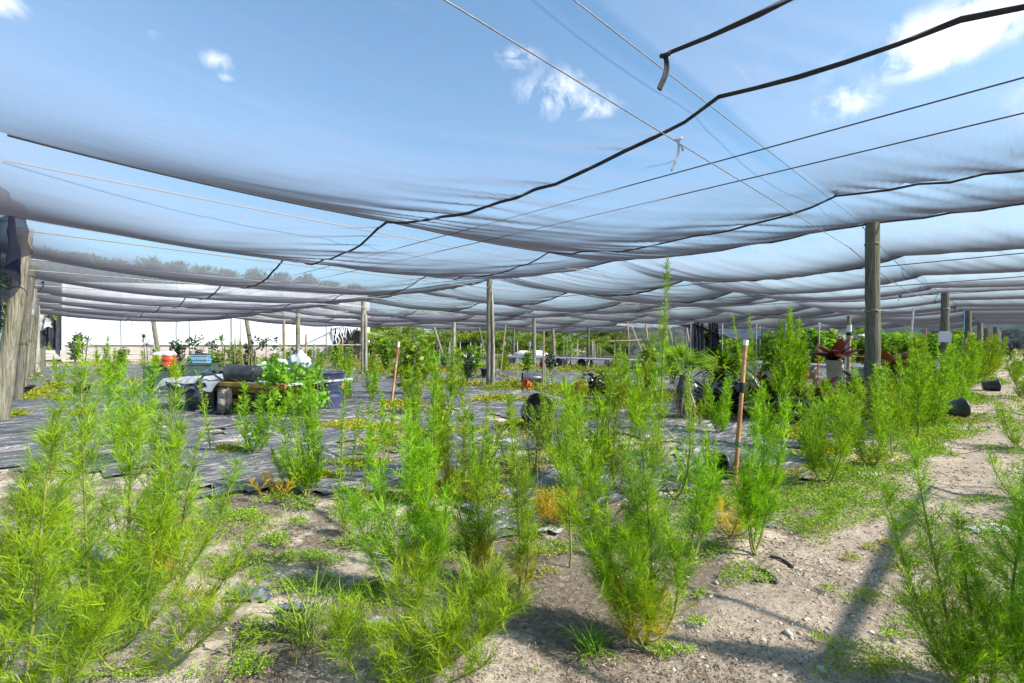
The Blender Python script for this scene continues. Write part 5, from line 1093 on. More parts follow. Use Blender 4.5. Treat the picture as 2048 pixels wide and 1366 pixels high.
b = MB(); b.tube([(0, -.12, 0), (0, -.12, GH)], .10, 8); b.build('corner_post', M['white_plastic'], gh)
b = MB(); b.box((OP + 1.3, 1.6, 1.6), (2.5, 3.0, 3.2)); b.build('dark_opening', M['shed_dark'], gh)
b = MB(); b.box((GL - .1, -.14, 1.6), (.18, .12, 3.3)); b.box((OP + 1.6, .04, .9), (.5, .08, 1.8)); b.box((OP + .55, .05, 1.5), (.10, .1, 3.0)); b.box((GL - .4, .02, .8), (.5, .1, 1.6)); b.build('door_frame', M['bamboo'], gh)
b = MB(); rd = random.Random(3)
for k in range(15):
    x = OP + .05 + k * .17; L = max(.35, 2.2 - k * .15) * rd.uniform(.6, 1.2); pts = [(x + rd.uniform(-.08, .08) * j, -.12 - .02 * j, 3.05 - L * j / 4) for j in range(5)]; b.tube(pts, [.05, .06, .05, .03, .01], 5, jit=.3)
b.build('torn_strips', M['film'], gh)
b = MB(); b.box((OP + 1.3, -.5, 1.42), (3.2, 1.0, .06)); b.build('counter', M['white_plastic'], gh)
b = MB(); b.box((GL + .6, -.6, 2.55), (2.6, 1.2, .05), Matrix.Rotation(.22, 3, 'Y')); b.build('awning', M['greyplank'], gh)
for x in np.arange(4.2, OP, 4.2):
    b = MB(); b.tube([(x, -.16, 1.4), (x, -.18, 3.2), (x, -.16, 5.2)], .03, 5); b.build('rib', M['metal'], gh)
for i, (px, yt, yb, lab) in enumerate(((378, 632, 700, 'thin dark rod hanging before the white wall above coolers'), (480, 634, 705, 'thin dark rod standing behind the cactus stems'), (568, 640, 700, 'thin rod above the brown bamboo by the white wall'), (652, 645, 705, 'thin rod leaning near the torn greenhouse end'))):
    b = MB(); b.tube([D(px, 36, ZP(yt, 36)), D(px + 1, 36, 0)], .035, 6); tag(b.build('rod', M['post_dark']), lab, 'rod')

# planks heap by the corner
for i in range(3):
    p = D(92 + i * 4, 37 - i); b = MB(); b.box((0, 0, 0), (5.0, .3, .22), Matrix.Rotation(-.05 + .03 * i, 3, 'Y')); o = b.build('plank', M['block']); o.location = (p.x - .4, p.y, .35 + .28 * i); o.rotation_euler = (0, 0, .25 + .06 * i); tag(o, ('lowest pale plank stacked at the side wall end', 'middle pale plank stacked at the side wall end', 'top pale plank stacked at the side wall end')[i], 'plank', 'planks at the side wall end')

# ================================================================== pots
def pot(px, py, r, h, label, mat='black_plastic', tilt=None, rz=0.0, soil=False, name='plant_pot', dz=0.0, group=None):
    p = G(px, py)
    o = empty(name, (p.x, p.y, zg1(p.x, p.y) + .02 + dz), 0, label, 'pot', group)
    b = pot_mb(r, h); body = b.build('pot_body', M[mat], o)
    b = MB()
    for k in range(4): a = k * PI / 2 + .4; b.box((r * .79 * math.cos(a), r * .79 * math.sin(a), .03), (.03, .03, .02), Matrix.Rotation(a, 3, 'Z'))
    b.build('foot', M[mat], o)
    if soil: soil_disc(r * .9, h - .03, o)
    if tilt is not None:
        o.rotation_euler = (0, tilt, rz); o.location.z += r * 1.0
    return o
def potted(px, py, r, h, label, mat, plab_leaf='shrub', ph=.5, seed=0):
    o = pot(px, py, r, h, label, mat, soil=True); global RNG
    RNG = np.random.default_rng(seed); w = MB(); lv = Leaves(); rd = random.Random(seed)
    for k in range(7):
        a = rd.uniform(0, 6.28); t = (math.cos(a) * r, math.sin(a) * r, h + ph * rd.uniform(.4, 1)); w.tube([(0, 0, h - .03), t], [.008, .003], 5); leaf_cloud(lv, t, (r * .5, r * .5, ph * .25), 26, .05, .4, .5, .7, .5)
    w.build('plant_stem', M['fennel_stem'], o); lv.build_broad('plant_foliage', M[plab_leaf], o); return o
potted(47, 787, .25, .23, 'low wide black pot with weeds beside the side wall', 'black_plastic', 'spurge', .22, 1)
potted(163, 790, .205, .28, 'black pot with grassy weed standing on the mat', 'black_plastic', 'shrub', .35, 2)
pot(1082, 771, .19, .66, 'long black pot lying on its side beside two wooden stakes', tilt=-PI / 2 + .06, rz=.12)
pot(1059, 779, .13, .22, 'small orange pot lying on the mat', 'orange_plastic', tilt=-1.2, rz=.7)
pot(1146, 797, .19, .3, 'orange red pot tipped among weeds', 'red_plastic', tilt=-1.15, rz=2.6)
pot(1238, 797, .17, .24, 'red pot half hidden in weeds beside the dark red one', 'red_plastic', tilt=-1.35, rz=2.9)
potted(1262, 806, .145, .30, 'glossy dark red pot with a green plant', 'darkred_plastic', 'shrub', .45, 3)
pot(1062, 857, .24, .38, 'round black pot standing behind the sparse pale weed', tilt=-1.2, rz=1.9)
pot(1490, 955, .105, .30, 'upset black pot lying by the rusty capped stake', tilt=-PI / 2 + .12, rz=.25)
pot(1893, 840, .17, .28, 'black pot lying on its side by the path', tilt=PI / 2 - .10, rz=-.25)
pot(1966, 781, .17, .36, 'dark grey pot lying beyond the first one by the path', tilt=PI / 2 - .05, rz=-.5)
pot(893, 732, .3, .3, 'small black pot lying near the far canopy frame', tilt=-1.4, rz=.4); pot(1165, 737, .26, .3, 'black pot under the bench planks', tilt=-1.4, rz=1.2); pot(1112, 737, .26, .3, 'black pot tipped at the foot of the two wooden stakes', tilt=-1.2, rz=2.2); pot(1185, 735, .24, .26, 'black pot lying between two concrete cylinders', tilt=-1.3, rz=.2)
pot(1222, 738, .26, .26, 'dark bluish pot lying under the bench near the clear tunnel', 'blue_plastic', tilt=-1.4, rz=.1); pot(1087, 737, .16, .2, 'reddish brown pot by the slim post', 'darkred_plastic', tilt=-1.3, rz=.9); pot(1610, 760, .2, .26, 'small red pot below the far bench rails', 'red_plastic', tilt=-1.4, rz=.6)
pot(1273, 745, .24, .3, 'black pot behind the dark red pot plant', tilt=None, soil=True); pot(975, 756, .3, .4, 'black tub behind the central post', soil=True); pot(1575, 832, .22, .3, 'black pot tipped under the broad crowned weed', tilt=-1.3, rz=2.0)
pot(1545, 822, .13, .2, 'pale glassy pot beside the black broad leaved plant', 'white_plastic', tilt=-.9, rz=2.4); pot(520, 735, .2, .28, 'brown pot before the white wall planks', 'darkred_plastic', soil=True); pot(1640, 835, .2, .25, 'black pot lying in weeds before the maroon plants', tilt=-1.4, rz=1.0)

# ================================================================== stakes
def stake(px, py, yt, label, r=.02, mat='rust', lean=0.0, cap=None, band=None, name='stake', d=None):
    p = G(px, py) if d is None else D(px, d); h = ZP(yt, p.y); b = MB(); n = 9
    b.tube([(lean * i / n, 0, -.03 + (h + .03) * i / n) for i in range(n + 1)], [r * random.uniform(.92, 1.08) for _ in range(n + 1)], 10)
    o = b.build(name, M[mat]); o.location = (p.x, p.y, zg1(p.x, p.y)); tag(o, label, 'stake')
    if cap: b = MB(); b.tube([(lean * (1 - cap / h), 0, h - cap), (lean, 0, h + .005)], r * 1.18, 10); b.build('cap', M['white_plastic'], o)
    if band:
        for z, mt, w in band: b = MB(); b.tube([(lean * (z - w) / h, 0, z - w), (lean * z / h, 0, z), (lean * (z + w) / h, 0, z + w)], [r * 1.25, r * 1.5, r * 1.25], 10, jit=.08); b.build('tie_band', M[mt], o)
    return o
S1 = stake(1469, 971, 680, 'rusty orange stake with white cap and black tie', .021, 'rust', .112, .05, ((.98, 'seam', .05), (.42, 'green_plastic', .025)))
b = MB(); b.tube([(.03, .03, 0), (.045, .028, .5), (.08, .02, .93)], .017, 8, jit=.1); b.build('second_pipe', M['rust'], S1)
stake(782, 812, 683, 'rusty stake with pale cap leaning on the mat', .026, 'rust', .18, .12) ; stake(1000, 752, 650, 'thin leaning bamboo left of the long lying pot', .035, 'bamboo', .25); stake(1086, 781, 660, 'taller of two thin wooden stakes on the mat', .03, 'bamboo', .02); stake(1090, 781, 725, 'shorter pale stake paired with the taller wooden one', .025, 'post_pale', -.02)
S2 = stake(1635, 770, 652, 'orange rod with metal top loop beside maroon plant', .022, 'orange_rod', .06); b = MB(); hh = ZP(652, G(1635, 770).y); b.tube([(.05, 0, hh - .8), (.06, 0, hh)], .026, 8); b.build('metal_sleeve', M['metal'], S2); b = MB(); b.tube([(.06 + .05 * math.cos(i * .7), 0, hh + .05 + .05 * math.sin(i * .7)) for i in range(10)], .012, 6); b.build('loop', M['metal'], S2)
stake(1695, 768, 650, 'bamboo stake with white cap and black ties by maroon plant', .055, 'bamboo', .06, .2, ((1.75, 'seam', .05), (1.1, 'seam', .04)), d=15); stake(1688, 790, 660, 'grey metal pipe behind the capped bamboo stake', .03, 'metal', .10, d=15.5)
S3 = stake(1815, 760, 618, 'tall metal topped orange rod right of the thick post', .028, 'orange_rod', .2, d=17); b = MB(); hh = ZP(618, 17); b.tube([(.2 - .2 * 1.1 / hh, 0, hh - 1.1), (.2, 0, hh)], .033, 8); b.build('metal_sleeve', M['metal'], S3)
stake(1905, 770, 694, 'small orange stake right of the brown post', .03, 'bamboo', .08, d=18); stake(1925, 772, 680, 'thin pale stake by the dark post with blue cord', .02, 'post_pale', .0, d=19); stake(1852, 770, 655, 'thin rusty wire stake at the foot of the brown post', .015, 'rust', 0, d=18)
stake(570, 745, 640, 'tall brown bamboo before the white wall', .05, 'bamboo', -.05); stake(612, 745, 668, 'yellowish bamboo right of the upright grey post', .045, 'bamboo', 0); stake(625, 748, 690, 'weathered split stake by the upright grey post', .05, 'post_pale', .1); stake(685, 730, 680, 'rusty stake at the torn greenhouse end', .05, 'rust', 0); stake(1370, 735, 685, 'orange topped stake behind the palm', .05, 'orange_rod', 0); stake(1563, 745, 690, 'thin white stake among shrubs behind the broad weed', .03, 'white_plastic', 0)
proto = None; rd = random.Random(9)
for i in range(30):
    px = rd.choice((rd.uniform(1120, 1270), rd.uniform(1125, 1200), rd.uniform(1225, 1262), rd.uniform(858, 960))); d = rd.uniform(44, 52); h = ZP(rd.uniform(676, 700), d)
    if proto is None:
        b = MB(); b.tube([(0, 0, 0), (0, 0, .5), (0, 0, 1)], .028, 6); proto = b.build('plant_stake', M['concrete']); o = proto
    else: o = copy_tree(proto)
    p = D(px, d); o.location = (p.x, p.y, 0); o.scale = (1, 1, h); o.rotation_euler = (rd.uniform(-.06, .06), rd.uniform(-.06, .06), 0); tag(o, 'thin white plant stake standing among the far plants', 'plant stake', 'thin white plant stakes among the far plants')

# ================================================================== benches of planks on concrete cylinders
def bench(P0, P1, zt, nsup, label, blab, npl=3, r=.24, group=None):
    P0, P1 = Vector(P0), Vector(P1); L = (P1 - P0).length; o = empty('plank_bench', P0, math.atan2(P1.y - P0.y, P1.x - P0.x), label, 'bench')
    for k in range(npl):
        b = MB(); b.box((L / 2, (k - (npl - 1) / 2) * .34, zt + .03 * (k % 2)), (L, .24, .085), Matrix.Rotation(.004 * (k - 1), 3, 'Y'), .01); b.build('plank', M['greyplank'], o)
    for i in range(nsup):
        u = (i + .5) / nsup; q = P0.lerp(P1, u) + Vector((random.uniform(-.1, .1), random.uniform(-.1, .1), 0)); b = MB(); z = zt - .035
        b.lathe([(.001, 0), (r, 0), (r * 1.02, z * .25), (r * .95, z * .3), (r * 1.0, z * .33), (r, z * .62), (r * .94, z * .66), (r * .99, z * .70), (r * .98, z), (.001, z)], 18, None, .03); s = b.build('support_block', M['concrete']); s.location = q; tag(s, blab, 'support block', group)
bench(D(1006, 37), D(1300, 26.2), .53, 7, 'long bench of grey planks on round concrete blocks', 'round concrete block under the long plank bench', 3, .30, 'concrete blocks under the long plank bench')
bench(D(1515, 23.5), D(1700, 18.5), .56, 4, 'second plank bench behind the broad crowned weed', 'concrete block under the second plank bench', 3, .2, 'concrete blocks under the second plank bench')
bench(D(1700, 17.6), D(1905, 14.6), .62, 4, 'third plank bench passing behind the thick dark post', 'concrete block under the third plank bench', 2, .2, 'concrete blocks under the third plank bench')
p = D(925, 36); b = MB(); b.lathe([(.001, 0), (.33, 0), (.34, .3), (.31, .33), (.34, .37), (.33, .75), (.001, .76)], 18, None, .03); o = b.build('concrete_cylinder', M['concrete']); o.location = (p.x, p.y, 0); tag(o, 'lone concrete cylinder left of the central post', 'support block')
# pale bundles on the long bench
blob_cloth('wrapped_bundle', (*D(1048, 36)[:2], .74), (.7, .4, .24), M['flower'], 'pinkish wrapped bundle on the far bench end', 'bundle', 31, .3); blob_cloth('wrapped_bundle', (*D(1078, 35)[:2], .74), (.6, .4, .26), M['flower'], 'whitish flowered bundle on the far bench behind slim post', 'bundle', 32, .3)
# low grey canopy frames in the distance
for i, (x0, x1, d, yt, lab) in enumerate(((858, 962, 48, 685, 'low grey shade frame left of the central post'), (985, 1110, 47, 683, 'low grey shade frame behind the central post'))):
    a, c = D(x0, d), D(x1, d); z = ZP(yt, d); o = empty('low_shade_frame', (a.x, a.y, 0), 0, lab, 'shade frame'); W = c.x - a.x
    U, T = np.meshgrid(np.linspace(0, W, 30), np.linspace(0, 3, 8)); grid_mesh('cover', U, T, z + .12 * np.sin(U * 2) * np.sin(T), M['net_dark'], parent=o)
    for k in range(6):
        for y in (0, 3): b = MB(); b.tube([(W * k / 5, y, 0), (W * k / 5, y, z)], .035, 6); b.build('leg', M['white_plastic'], o)

# clear plastic tunnel and black netting
a, c = D(1262, 34), D(1385, 31); U, W = np.meshgrid(np.linspace(0, 1, 40), np.linspace(0, 1, 24))
tn = empty('plastic_tunnel', (a.x, a.y, 0), 0, 'clear plastic tunnel with torn sheet behind the palm', 'tunnel'); dz = 3.0 - .35 * U
grid_mesh('plastic_sheet', U * (c.x - a.x), U * (c.y - a.y) + 1.2 * W + (fbm(U * 8, W * 5, 3, 3) - .45) * .5, dz * W + .05, M['plastic_film'], parent=tn)
grid_mesh('roof_sheet', U * (c.x - a.x), U * (c.y - a.y) + 1.2 + 4 * W, dz - .05 + .12 * np.sin(W * PI) + (fbm(U * 8, W * 5, 5, 3) - .45) * .2, M['plastic_film'], parent=tn)
b = MB()
for k in range(4): u = k / 3; b.tube([(u * (c.x - a.x), u * (c.y - a.y) - .1, 0), (u * (c.x - a.x), u * (c.y - a.y) + 1.1, 3 - .35 * u)], .05, 6)
b.tube([(-1.5, -.2, 1.65), (1.2, -.1, 1.75)], .06, 6); b.build('frame', M['bamboo'], tn)
bn = empty('black_netting', D(1400, 27.5), 0, 'black netting draped over a low frame behind the fern clump', 'netting'); q = bn.location.copy()
def dr2(n, A, B, zt, zb, s): 
    o = drape(n, A, B, zt, zb, M['cloth'], None, None, 4, .14, .25, s, parent=bn); return o
dr2('hanging_sheet', (-.55, 0, 0), (.35, .3, 0), [2.55, 2.75, 2.6], [.5, .7, .9], 41); dr2('hanging_sheet', (.6, .2, 0), (1.2, .3, 0), [2.65, 2.7, 2.6], [1.2, 1.3, 1.5], 42)
U, W = np.meshgrid(np.linspace(0, 1, 40), np.linspace(0, 1, 16)); grid_mesh('top_sheet', -.4 + U * 5.4, 0.0 + W * 3.0, 2.62 - .95 * np.sin(U * PI) * (1 - W) * .75 - .35 * U + (fbm(U * 7, W * 4, 6, 3) - .45) * .3, M['cloth'], parent=bn)
b = MB()
for x, y in ((-.5, .05), (1.3, .1), (3.2, .05), (4.9, .1), (-.5, 3), (4.9, 3)): b = MB(); b.tube([(x, y, 0), (x, y, 2.6)], .045, 6); b.build('support', M['metal'], bn)
o = drape('fallen_net', D(1520, 28), D(1590, 26), [2.35, 2.1, 2.2], [1.75, 1.6, 1.8], M['grey_tarp'], 'pale grey sheet sagging on a wire beside the black netting', 'sheet', 2, .2, .1, 77)
o = drape('fallen_net', D(1660, 36), D(1745, 36), [2.4, 2.1, 2.3], [1.7, 1.5, 1.7], M['grey_tarp'], 'grey sheet on a wire behind the capped bamboo stake', 'sheet', 2, .2, .1, 78)
for i, (za, d) in enumerate(((3.0, 44), (2.75, 44))):
    b = MB(); b.tube([D(780, d, za), D(1100, d, za - .1), D(1500, d - 12, za - .1)], .018, 5); tag(b.build('cable', M['cable_grey']), ('upper wire strung along the far posts under net edge', 'lower wire strung along the far posts under net edge')[i], 'cable', 'cables carrying the shade cloth')

def crate(px, d, z, size, mat, label, rz=0.0, name='plastic_bin', cat='bin', lid=None, rot=(0, 0)):
    p = D(px, d, z); o = empty(name, p, rz, label, cat); w, l, h = size; b = MB(); t = .02
    for s in (-1, 1): b.box((s * (w / 2 - t / 2), 0, h / 2), (t, l, h)); b.box((0, s * (l / 2 - t / 2), h / 2), (w - 2 * t, t, h))
    b.box((0, 0, t / 2), (w - 2 * t, l - 2 * t, t)); b.build('bin_body', M[mat], o)
    b = MB()
    for s in (-1, 1): b.box((s * (w / 2 + .008), 0, h - .02), (.02, l + .05, .035)); b.box((0, s * (l / 2 + .008), h - .02), (w, .02, .035))
    b.build('rim', M[mat], o)
    if lid: b = MB(); b.box((0, 0, h + .02), (w + .04, l + .04, .03), None, .012); b.build('lid', M[lid], o)
    o.rotation_euler = (rot[0], rot[1], rz); return o
# ================================================================== flat trailer with junk
T0 = D(328, 10.6); T1 = D(572, 9.35); ang = math.atan2(T1.y - T0.y, T1.x - T0.x); TLn = (T1 - T0).length
tr = empty('flat_trailer', (T0.x, T0.y, 0), ang, 'old flat trailer with rusty edge and muddy tyre', 'trailer'); DZ = .62
b = MB()
for k in range(9): b.box((TLn / 2, .12 + k * .215, DZ), (TLn, .2, .045), None, .006)
b.build('deck', M['greyplank'], tr)
b = MB(); b.box((TLn / 2, -.02, DZ - .015), (TLn + .04, .06, .09), None, .008); b.build('edge_rail', M['rust_edge'], tr); b = MB(); b.box((TLn / 2, .3, DZ - .13), (TLn, .08, .14)); b.box((TLn / 2, 1.6, DZ - .13), (TLn, .08, .14)); b.box((TLn / 2, .95, DZ - .22), (.10, 1.7, .08)); b.build('frame', M['rust_edge'], tr)
def wheel(x, y, rz=0.0):
    w = empty('wheel', (x, y, .27), 0); w.parent = tr; R4 = Matrix.Rotation(PI / 2, 4, 'X'); b = MB()
    b.lathe([(.14, -.10), (.2, -.125), (.25, -.115), (.272, -.08), (.275, -.03), (.268, -.025), (.268, .025), (.275, .03), (.272, .08), (.25, .115), (.2, .125), (.14, .10)], 36, R4); t = b.build('tyre', M['tyre'], w)
    b = MB()
    for k in range(26):
        a = 2 * PI * k / 26
        for s in (-1, 1): b.box((.276 * math.cos(a), s * .055, .276 * math.sin(a)), (.014, .05, .035), Matrix.Rotation(-a, 3, 'Y') @ Matrix.Rotation(s * .5, 3, 'X'))
    b.build('tread', M['tyre'], w)
    b = MB(); b.lathe([(.001, -.06), (.05, -.065), (.055, -.05), (.10, -.045), (.13, -.10), (.15, -.11), (.15, .11), (.13, .1), (.1, .045), (.055, .05), (.05, .065), (.001, .06)], 30, R4); b.build('rim', M['rim'], w); w.rotation_euler = (0, 0, rz); return w
def tloc(x, y, z=0.0): return Vector((T0.x, T0.y, 0)) + Matrix.Rotation(ang, 3, 'Z') @ Vector((x, y, z))
wx = (D(422, 9.45) - T0).dot((T1 - T0).normalized()); wheel(wx, -.16, -1.0 - ang); wheel(wx, 1.85)
b = MB(); b.tube([(wx, -.1, .27), (wx, 1.8, .27)], .035, 8); b.build('axle', M['rust_edge'], tr)
# tarps over the left half of the deck
U, W = np.meshgrid(np.linspace(0, 1, 70), np.linspace(0, 1, 50)); cx = -.25 + U * 2.0; cy = -.22 + W * 1.7; edge_d = np.clip((.0 - cy) / .22, 0, 1)
cz = DZ + .05 + .10 * np.abs(fbm(cx * 2.2 + cy, cy * 2.2 - cx, 5, 4) - .45) * 2.2 + .03 * np.sin(cx * 9 + cy * 5) * fbm(cx, cy, 8, 2) - edge_d ** 1.5 * .26 * (.4 + fbm(cx * 2, cy, 4, 2)) - np.clip(-cx / .25, 0, 1) * .2
tp = grid_mesh('tarp', cx, cy, cz, M['grey_tarp']); tp.location = tloc(0, 0); tp.rotation_euler = (0, 0, ang); tag(tp, 'crumpled grey tarp thrown over the trailer deck', 'tarp')
q = tloc(.6, -.24); q2 = tloc(1.7, -.26)
drape('black_sheet', tuple(tloc(.35, -.20)), tuple(tloc(1.55, -.22)), [.62, .6, .64], [.25, .36, .42, .3], M['cloth'], 'torn black sheet hanging from the trailer edge over the tyre', 'sheet', 3, .07, .14, 61)
b = MB(); b.tube([tloc(1.15, .0, .70), tloc(1.35, -.08, .78), tloc(1.6, -.06, .80), tloc(1.75, -.02, .70)], .022, 7); b.tube([tloc(1.15, -.05, .69), tloc(1.3, -.2, .64), tloc(1.45, -.22, .66)], .022, 7); tag(b.build('hose', M['black_plastic']), 'black strap looped on the grey tarp', 'strap')
for i, (x, w_, lab) in enumerate(((.55, .9, 'dark box added as shade under the tarp end of the trailer'), (2.1, .8, 'dark box added as shade behind the muddy tyre'))):
    q = tloc(x, .75); crate(0, 1, 0, (w_, .7, .42), 'black_plastic', lab, ang, 'shade_box', 'crate').location = (q.x, q.y, .03)  # dark boxes added to darken the space under the deck
# lying barrel, bags
def barrel(c, r, L, rz, label, mat, tilt=PI / 2, name='barrel', ribs=(.33, .66)):
    o = empty(name, c, 0, label, 'barrel'); prof = [(.001, 0), (r * .93, 0), (r * .95, .02)]
    for u in ribs: prof += [(r * lerp(.95, 1, u), u * L - .02), (r * lerp(.98, 1.03, u), u * L), (r * lerp(.95, 1, u), u * L + .02)]
    prof += [(r, L - .03), (r * 1.04, L - .025), (r * 1.04, L), (r * .98, L), (r * .93, L - .05), (r * .88, .03), (.001, .03)]
    b = MB(); b.lathe(prof, 32); b.build('barrel_body', M[mat], o); o.rotation_euler = (0, tilt, rz); return o
bo = tloc(2.45, .25, DZ + .20); barrel(bo, .175, .66, ang + PI - .10 + .28, 'black plastic barrel lying open end out on the trailer', 'black_plastic', PI / 2)
b = MB(); b.box((0, 0, 0), (.05, .03, .004)); o = b.build('label_tag', M['white_plastic']); o.parent = COL.objects.get('barrel'); o.location = (.155, 0, .55); o.rotation_euler = (0, PI / 2, 0)
blob_cloth('plastic_bag', (*tloc(2.45, .85)[:2], DZ + .26), (.28, .22, .19), M['bag'], 'blue and white plastic bag slumped behind the black barrel', 'bag', 51, .4); blob_cloth('plastic_bag', (*tloc(2.85, 1.0)[:2], DZ + .40), (.20, .18, .21), M['bag'], 'white plastic bag standing tallest on the trailer', 'bag', 52, .5); blob_cloth('plastic_bag', (*tloc(2.0, .9)[:2], DZ + .22), (.28, .2, .16), M['bag'], 'flat whitish bag left of the tallest one on the trailer', 'bag', 53, .45)
o = barrel(D(655, 10.9), .36, .80, 0, 'dark blue tub standing behind the vine', 'blue_plastic', 0, 'tub'); o['category'] = 'tub'
# vine over the right end of the trailer
RNG = np.random.default_rng(99); lv = Leaves(); w = MB(); V0 = D(585, 9.55)
for k in range(60):
    px = random.uniform(540, 640); e = ((px - 585) / 60) ** 2; z = random.uniform(.25, .98) * (1 - .3 * e); y = 9.5 + random.uniform(-.15, 1.3); p = D(px, y)
    if px < 565: z = random.uniform(.66, .95)
    leaf_cloud(lv, (p.x - V0.x, p.y - V0.y, z), (.22, .22, .16), 34, .085, .75, .35, .5, random.uniform(.3, .7), .05)
for k in range(16):
    x = random.uniform(-.4, .6); w.tube([(x, random.uniform(-.1, .8), 0), (x + random.uniform(-.2, .2), random.uniform(0, .5), .5), (x + random.uniform(-.3, .3), .3, .95)], .008, 5)
r = empty('vine', (V0.x, V0.y, 0), 0, 'bright green vine swallowing the end of the trailer', 'vine'); w.build('stem', M['bark'], r); lv.build_broad('foliage', M['vine'], r)

# ================================================================== coolers, bins and junk pile
crate(322, 15.2, .02, (.75, .5, .70), 'green_plastic', 'grey green bin under the red coolers', .1, lid='green_plastic')
crate(338, 15.0, .02, (.5, .45, .66), 'green_plastic', 'smaller dark lidded bin under the taller red cooler', .0, lid='black_plastic')
for i, (px, d, z, rz, lab) in enumerate(((318, 15.1, .75, 0, 'red drink cooler with white lid, shorter of the pair'), (339, 14.9, .72, .5, 'red drink cooler with white lid, taller of the pair'))):
    o = empty('drink_cooler', D(px, d, z), rz, lab, 'cooler'); s = 1 + .12 * i; b = MB(); b.lathe([(.001, 0), (.145 * s, 0), (.155 * s, .015), (.16 * s, .16), (.155 * s, .165), (.16 * s, .17), (.16 * s, .31 * s), (.001, .31 * s)], 28); b.build('cooler_body', M['red_plastic'], o)
    b = MB(); b.lathe([(.001, .445 * s), (.08, .445 * s), (.12 * s, .42 * s), (.168 * s, .36 * s), (.17 * s, .31 * s), (.15, .311 * s), (.001, .3115 * s)], 28); b.build('lid', M['white_plastic'], o); b = MB(); b.tube([(-.17 * s, 0, .30 * s), (-.19 * s, 0, .2 * s), (-.17 * s, 0, .1)], .014, 6); b.build('handle', M['white_plastic'], o); b = MB(); b.box((0, -.17 * s, .05), (.03, .05, .03), None, .006); b.build('spigot', M['white_plastic'], o)
crate(403, 15.3, .02, (.75, .6, .80), 'green_plastic', 'grey green bin under the light blue trays', .2); crate(375, 15.6, .02, (.6, .6, .72), 'green_plastic', 'grey green bin left of the light blue trays', -.1, lid='green_plastic'); crate(404, 15.2, .84, (.40, .34, .13), 'sky_blue', 'lower light blue tray in the junk pile', .15, 'plastic_tray', 'tray'); crate(401, 15.2, .975, (.44, .36, .12), 'sky_blue', 'upper light blue tray topped with a dark rim', .25, 'plastic_tray', 'tray', 'black_plastic')
crate(345, 15.9, .02, (.8, .5, .80), 'green_plastic', 'tall grey green bin behind the red coolers', .1, lid='green_plastic'); crate(448, 14.6, .02, (1.1, .6, .45), 'green_plastic', 'long low green bin under the orange piece', .05, lid='green_plastic')
o = crate(440, 14.5, .50, (.8, .45, .12), 'teal', 'teal tray tipped on the long green bin', .2, 'plastic_tray', 'tray', None, (.15, .08)); o2 = crate(468, 14.8, .52, (.6, .4, .1), 'black_plastic', 'black tray next to the teal one', -.1, 'plastic_tray', 'tray')
U, W = np.meshgrid(np.linspace(0, 1, 24), np.linspace(0, 1, 12)); p = D(418, 14.2); o = grid_mesh('orange_sheet', p.x - .15 + U * .62, p.y + W * .35, .45 + .18 * np.sin(U * 2.6) * (1 - .5 * W) + .05 * np.sin(U * 17 + W * 6), M['orange_plastic']); tag(o, 'crumpled orange plastic piece leaning on the green bin', 'plastic sheet')
crate(462, 17.5, .02, (.6, .5, .5), 'blue_plastic', 'dark blue bin among cactus stems', .3); crate(495, 17, .02, (1.2, .6, .12), 'shed_dark', 'flat dark tray before the cactus stems', .1, 'plastic_tray', 'tray'); crate(1895, 17.0, .02, (1.1, .6, .5), 'black_plastic', 'dark wire crate under the third bench end', .2, 'wire_crate', 'crate', 'greyplank')

# ================================================================== scraps on the ground
def scrap(px, py, w, l, mat, label, seed, rz=0.0, h=.03, cat='scrap', name='cloth_scrap'):
    p = G(px, py); U, W = np.meshgrid(np.linspace(-1, 1, 34), np.linspace(-1, 1, 26)); q = 1 + (fbm(U * 2 + seed, W * 2, seed, 3) - .45) * .8; R2 = .75 + .25 * np.minimum(1, 1 / np.maximum(np.abs(U), np.abs(W)).clip(.3))
    x = U * w / 2 * q; y = W * l / 2 * q; c, s = math.cos(rz), math.sin(rz); X2, Y2 = p.x + c * x - s * y, p.y + s * x + c * y
    z = zg(X2, Y2) + .016 + (fbm(X2 * 5, Y2 * 5, 9, 3) - .45) * .028 + h * np.abs(fbm(U * 3, W * 3, seed + 2, 3) - .4) * 2
    keep = fbm(U * 2.4 + seed * 3, W * 2.4, seed + 7, 3) + .35 * (1 - np.maximum(np.abs(U), np.abs(W))) > .40
    return tag(grid_mesh(name, X2, Y2, z, M[mat], keep=keep), label, cat)
M['mat_scrap'] = mat_simple('mat_scrap', (0.075, 0.08, 0.095), (0.13, 0.14, 0.16), 9, 0.55, 0.3, dirt=(0.4, 0.35, 0.3))
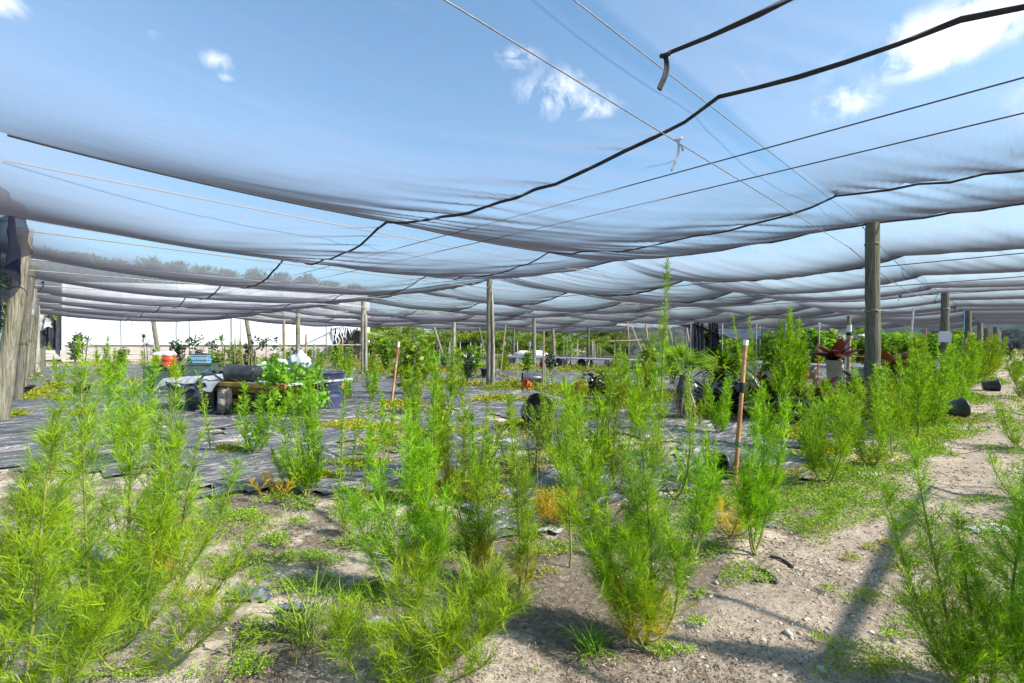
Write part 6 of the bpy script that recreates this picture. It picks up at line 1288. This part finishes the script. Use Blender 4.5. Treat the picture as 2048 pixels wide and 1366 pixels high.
scrap(505, 1192, .24, .16, 'mat_scrap', 'dark mat scrap half buried in pale sand', 1); scrap(600, 1222, .20, .08, 'mat_scrap', 'narrow curled mat scrap beside the larger one', 2, .2, .05); scrap(775, 1255, .16, .10, 'mat_scrap', 'small crumpled mat scrap near the yellow footed weed', 3, .5, .05); scrap(785, 1165, .36, .10, 'mat_scrap', 'long thin mat scrap on pale sand', 4, .1); scrap(1010, 1062, .5, .22, 'mat_scrap', 'grey mat scrap between two yellowed weeds', 5, .3); scrap(1480, 1045, .45, .25, 'mat_scrap', 'mat scrap among creeping weeds by the drip hose', 6, -.3)
scrap(1735, 955, .22, .14, 'grey_tarp', 'crumpled pale scrap at the path edge', 7, .1, .08); scrap(1912, 868, .3, .12, 'grey_tarp', 'small pale scrap on the path edge by the lying pot', 8, .0, .05); scrap(680, 845, .55, .3, 'bag', 'white torn scrap on the mat beyond the thin tall weed', 9, .2, .05); scrap(998, 883, .45, .22, 'bag', 'small whitish scrap on mat near the round pot', 10, .0, .05); scrap(1975, 1055, .32, .16, 'grey_tarp', 'pale flat scrap behind the dense path weed', 11, .0, .03); scrap(190, 1120, .5, .4, 'mat_scrap', 'dark mat scrap under the tallest bushy weed', 12, .4, .1)
def hose(pts, r, label):
    c = [G(*q) for q in pts]; sm = []
    for i in range(len(c) - 1):
        a, b2 = c[i], c[i + 1]; pr, nx = c[max(i - 1, 0)], c[min(i + 2, len(c) - 1)]
        for j in range(8):
            t = j / 8; sm.append(.5 * ((2 * a) + (b2 - pr) * t + (2 * pr - 5 * a + 4 * b2 - nx) * t * t + (3 * a - pr - 3 * b2 + nx) * t ** 3))
    b = MB(); b.tube([(v.x, v.y, zg1(v.x, v.y) + r + .008) for v in sm], r, 7); tag(b.build('drip_hose', M['black_plastic']), label, 'hose')
hose([(1540, 1120), (1560, 1125), (1578, 1136), (1585, 1143)], .009, 'short black drip hose end on the sandy soil'); hose([(1500, 1145), (1530, 1152), (1555, 1174), (1540, 1172), (1505, 1170)], .009, 'bent black drip hose beside the bare stalked weed'); hose([(1930, 870), (1960, 830), (2000, 822), (2070, 838)], .010, 'dark drip hose crossing the path'); hose([(1930, 905), (1990, 897), (2060, 905)], .006, 'thin pale line lying across the path')
hose([(130, 860), (170, 800), (185, 760), (200, 735)], .012, 'thin hose line running along the mat near the black pots')
# row of far posts past the last path post
for i in range(7):
    p = ST(46 + i * 2.6, .6 + (i % 2) * .5); post(p.x, p.y, 2.6, .15, 'post_dark', label='small distant post in the dark end of the path', group='small distant posts at the end of the path', seed=80 + i)
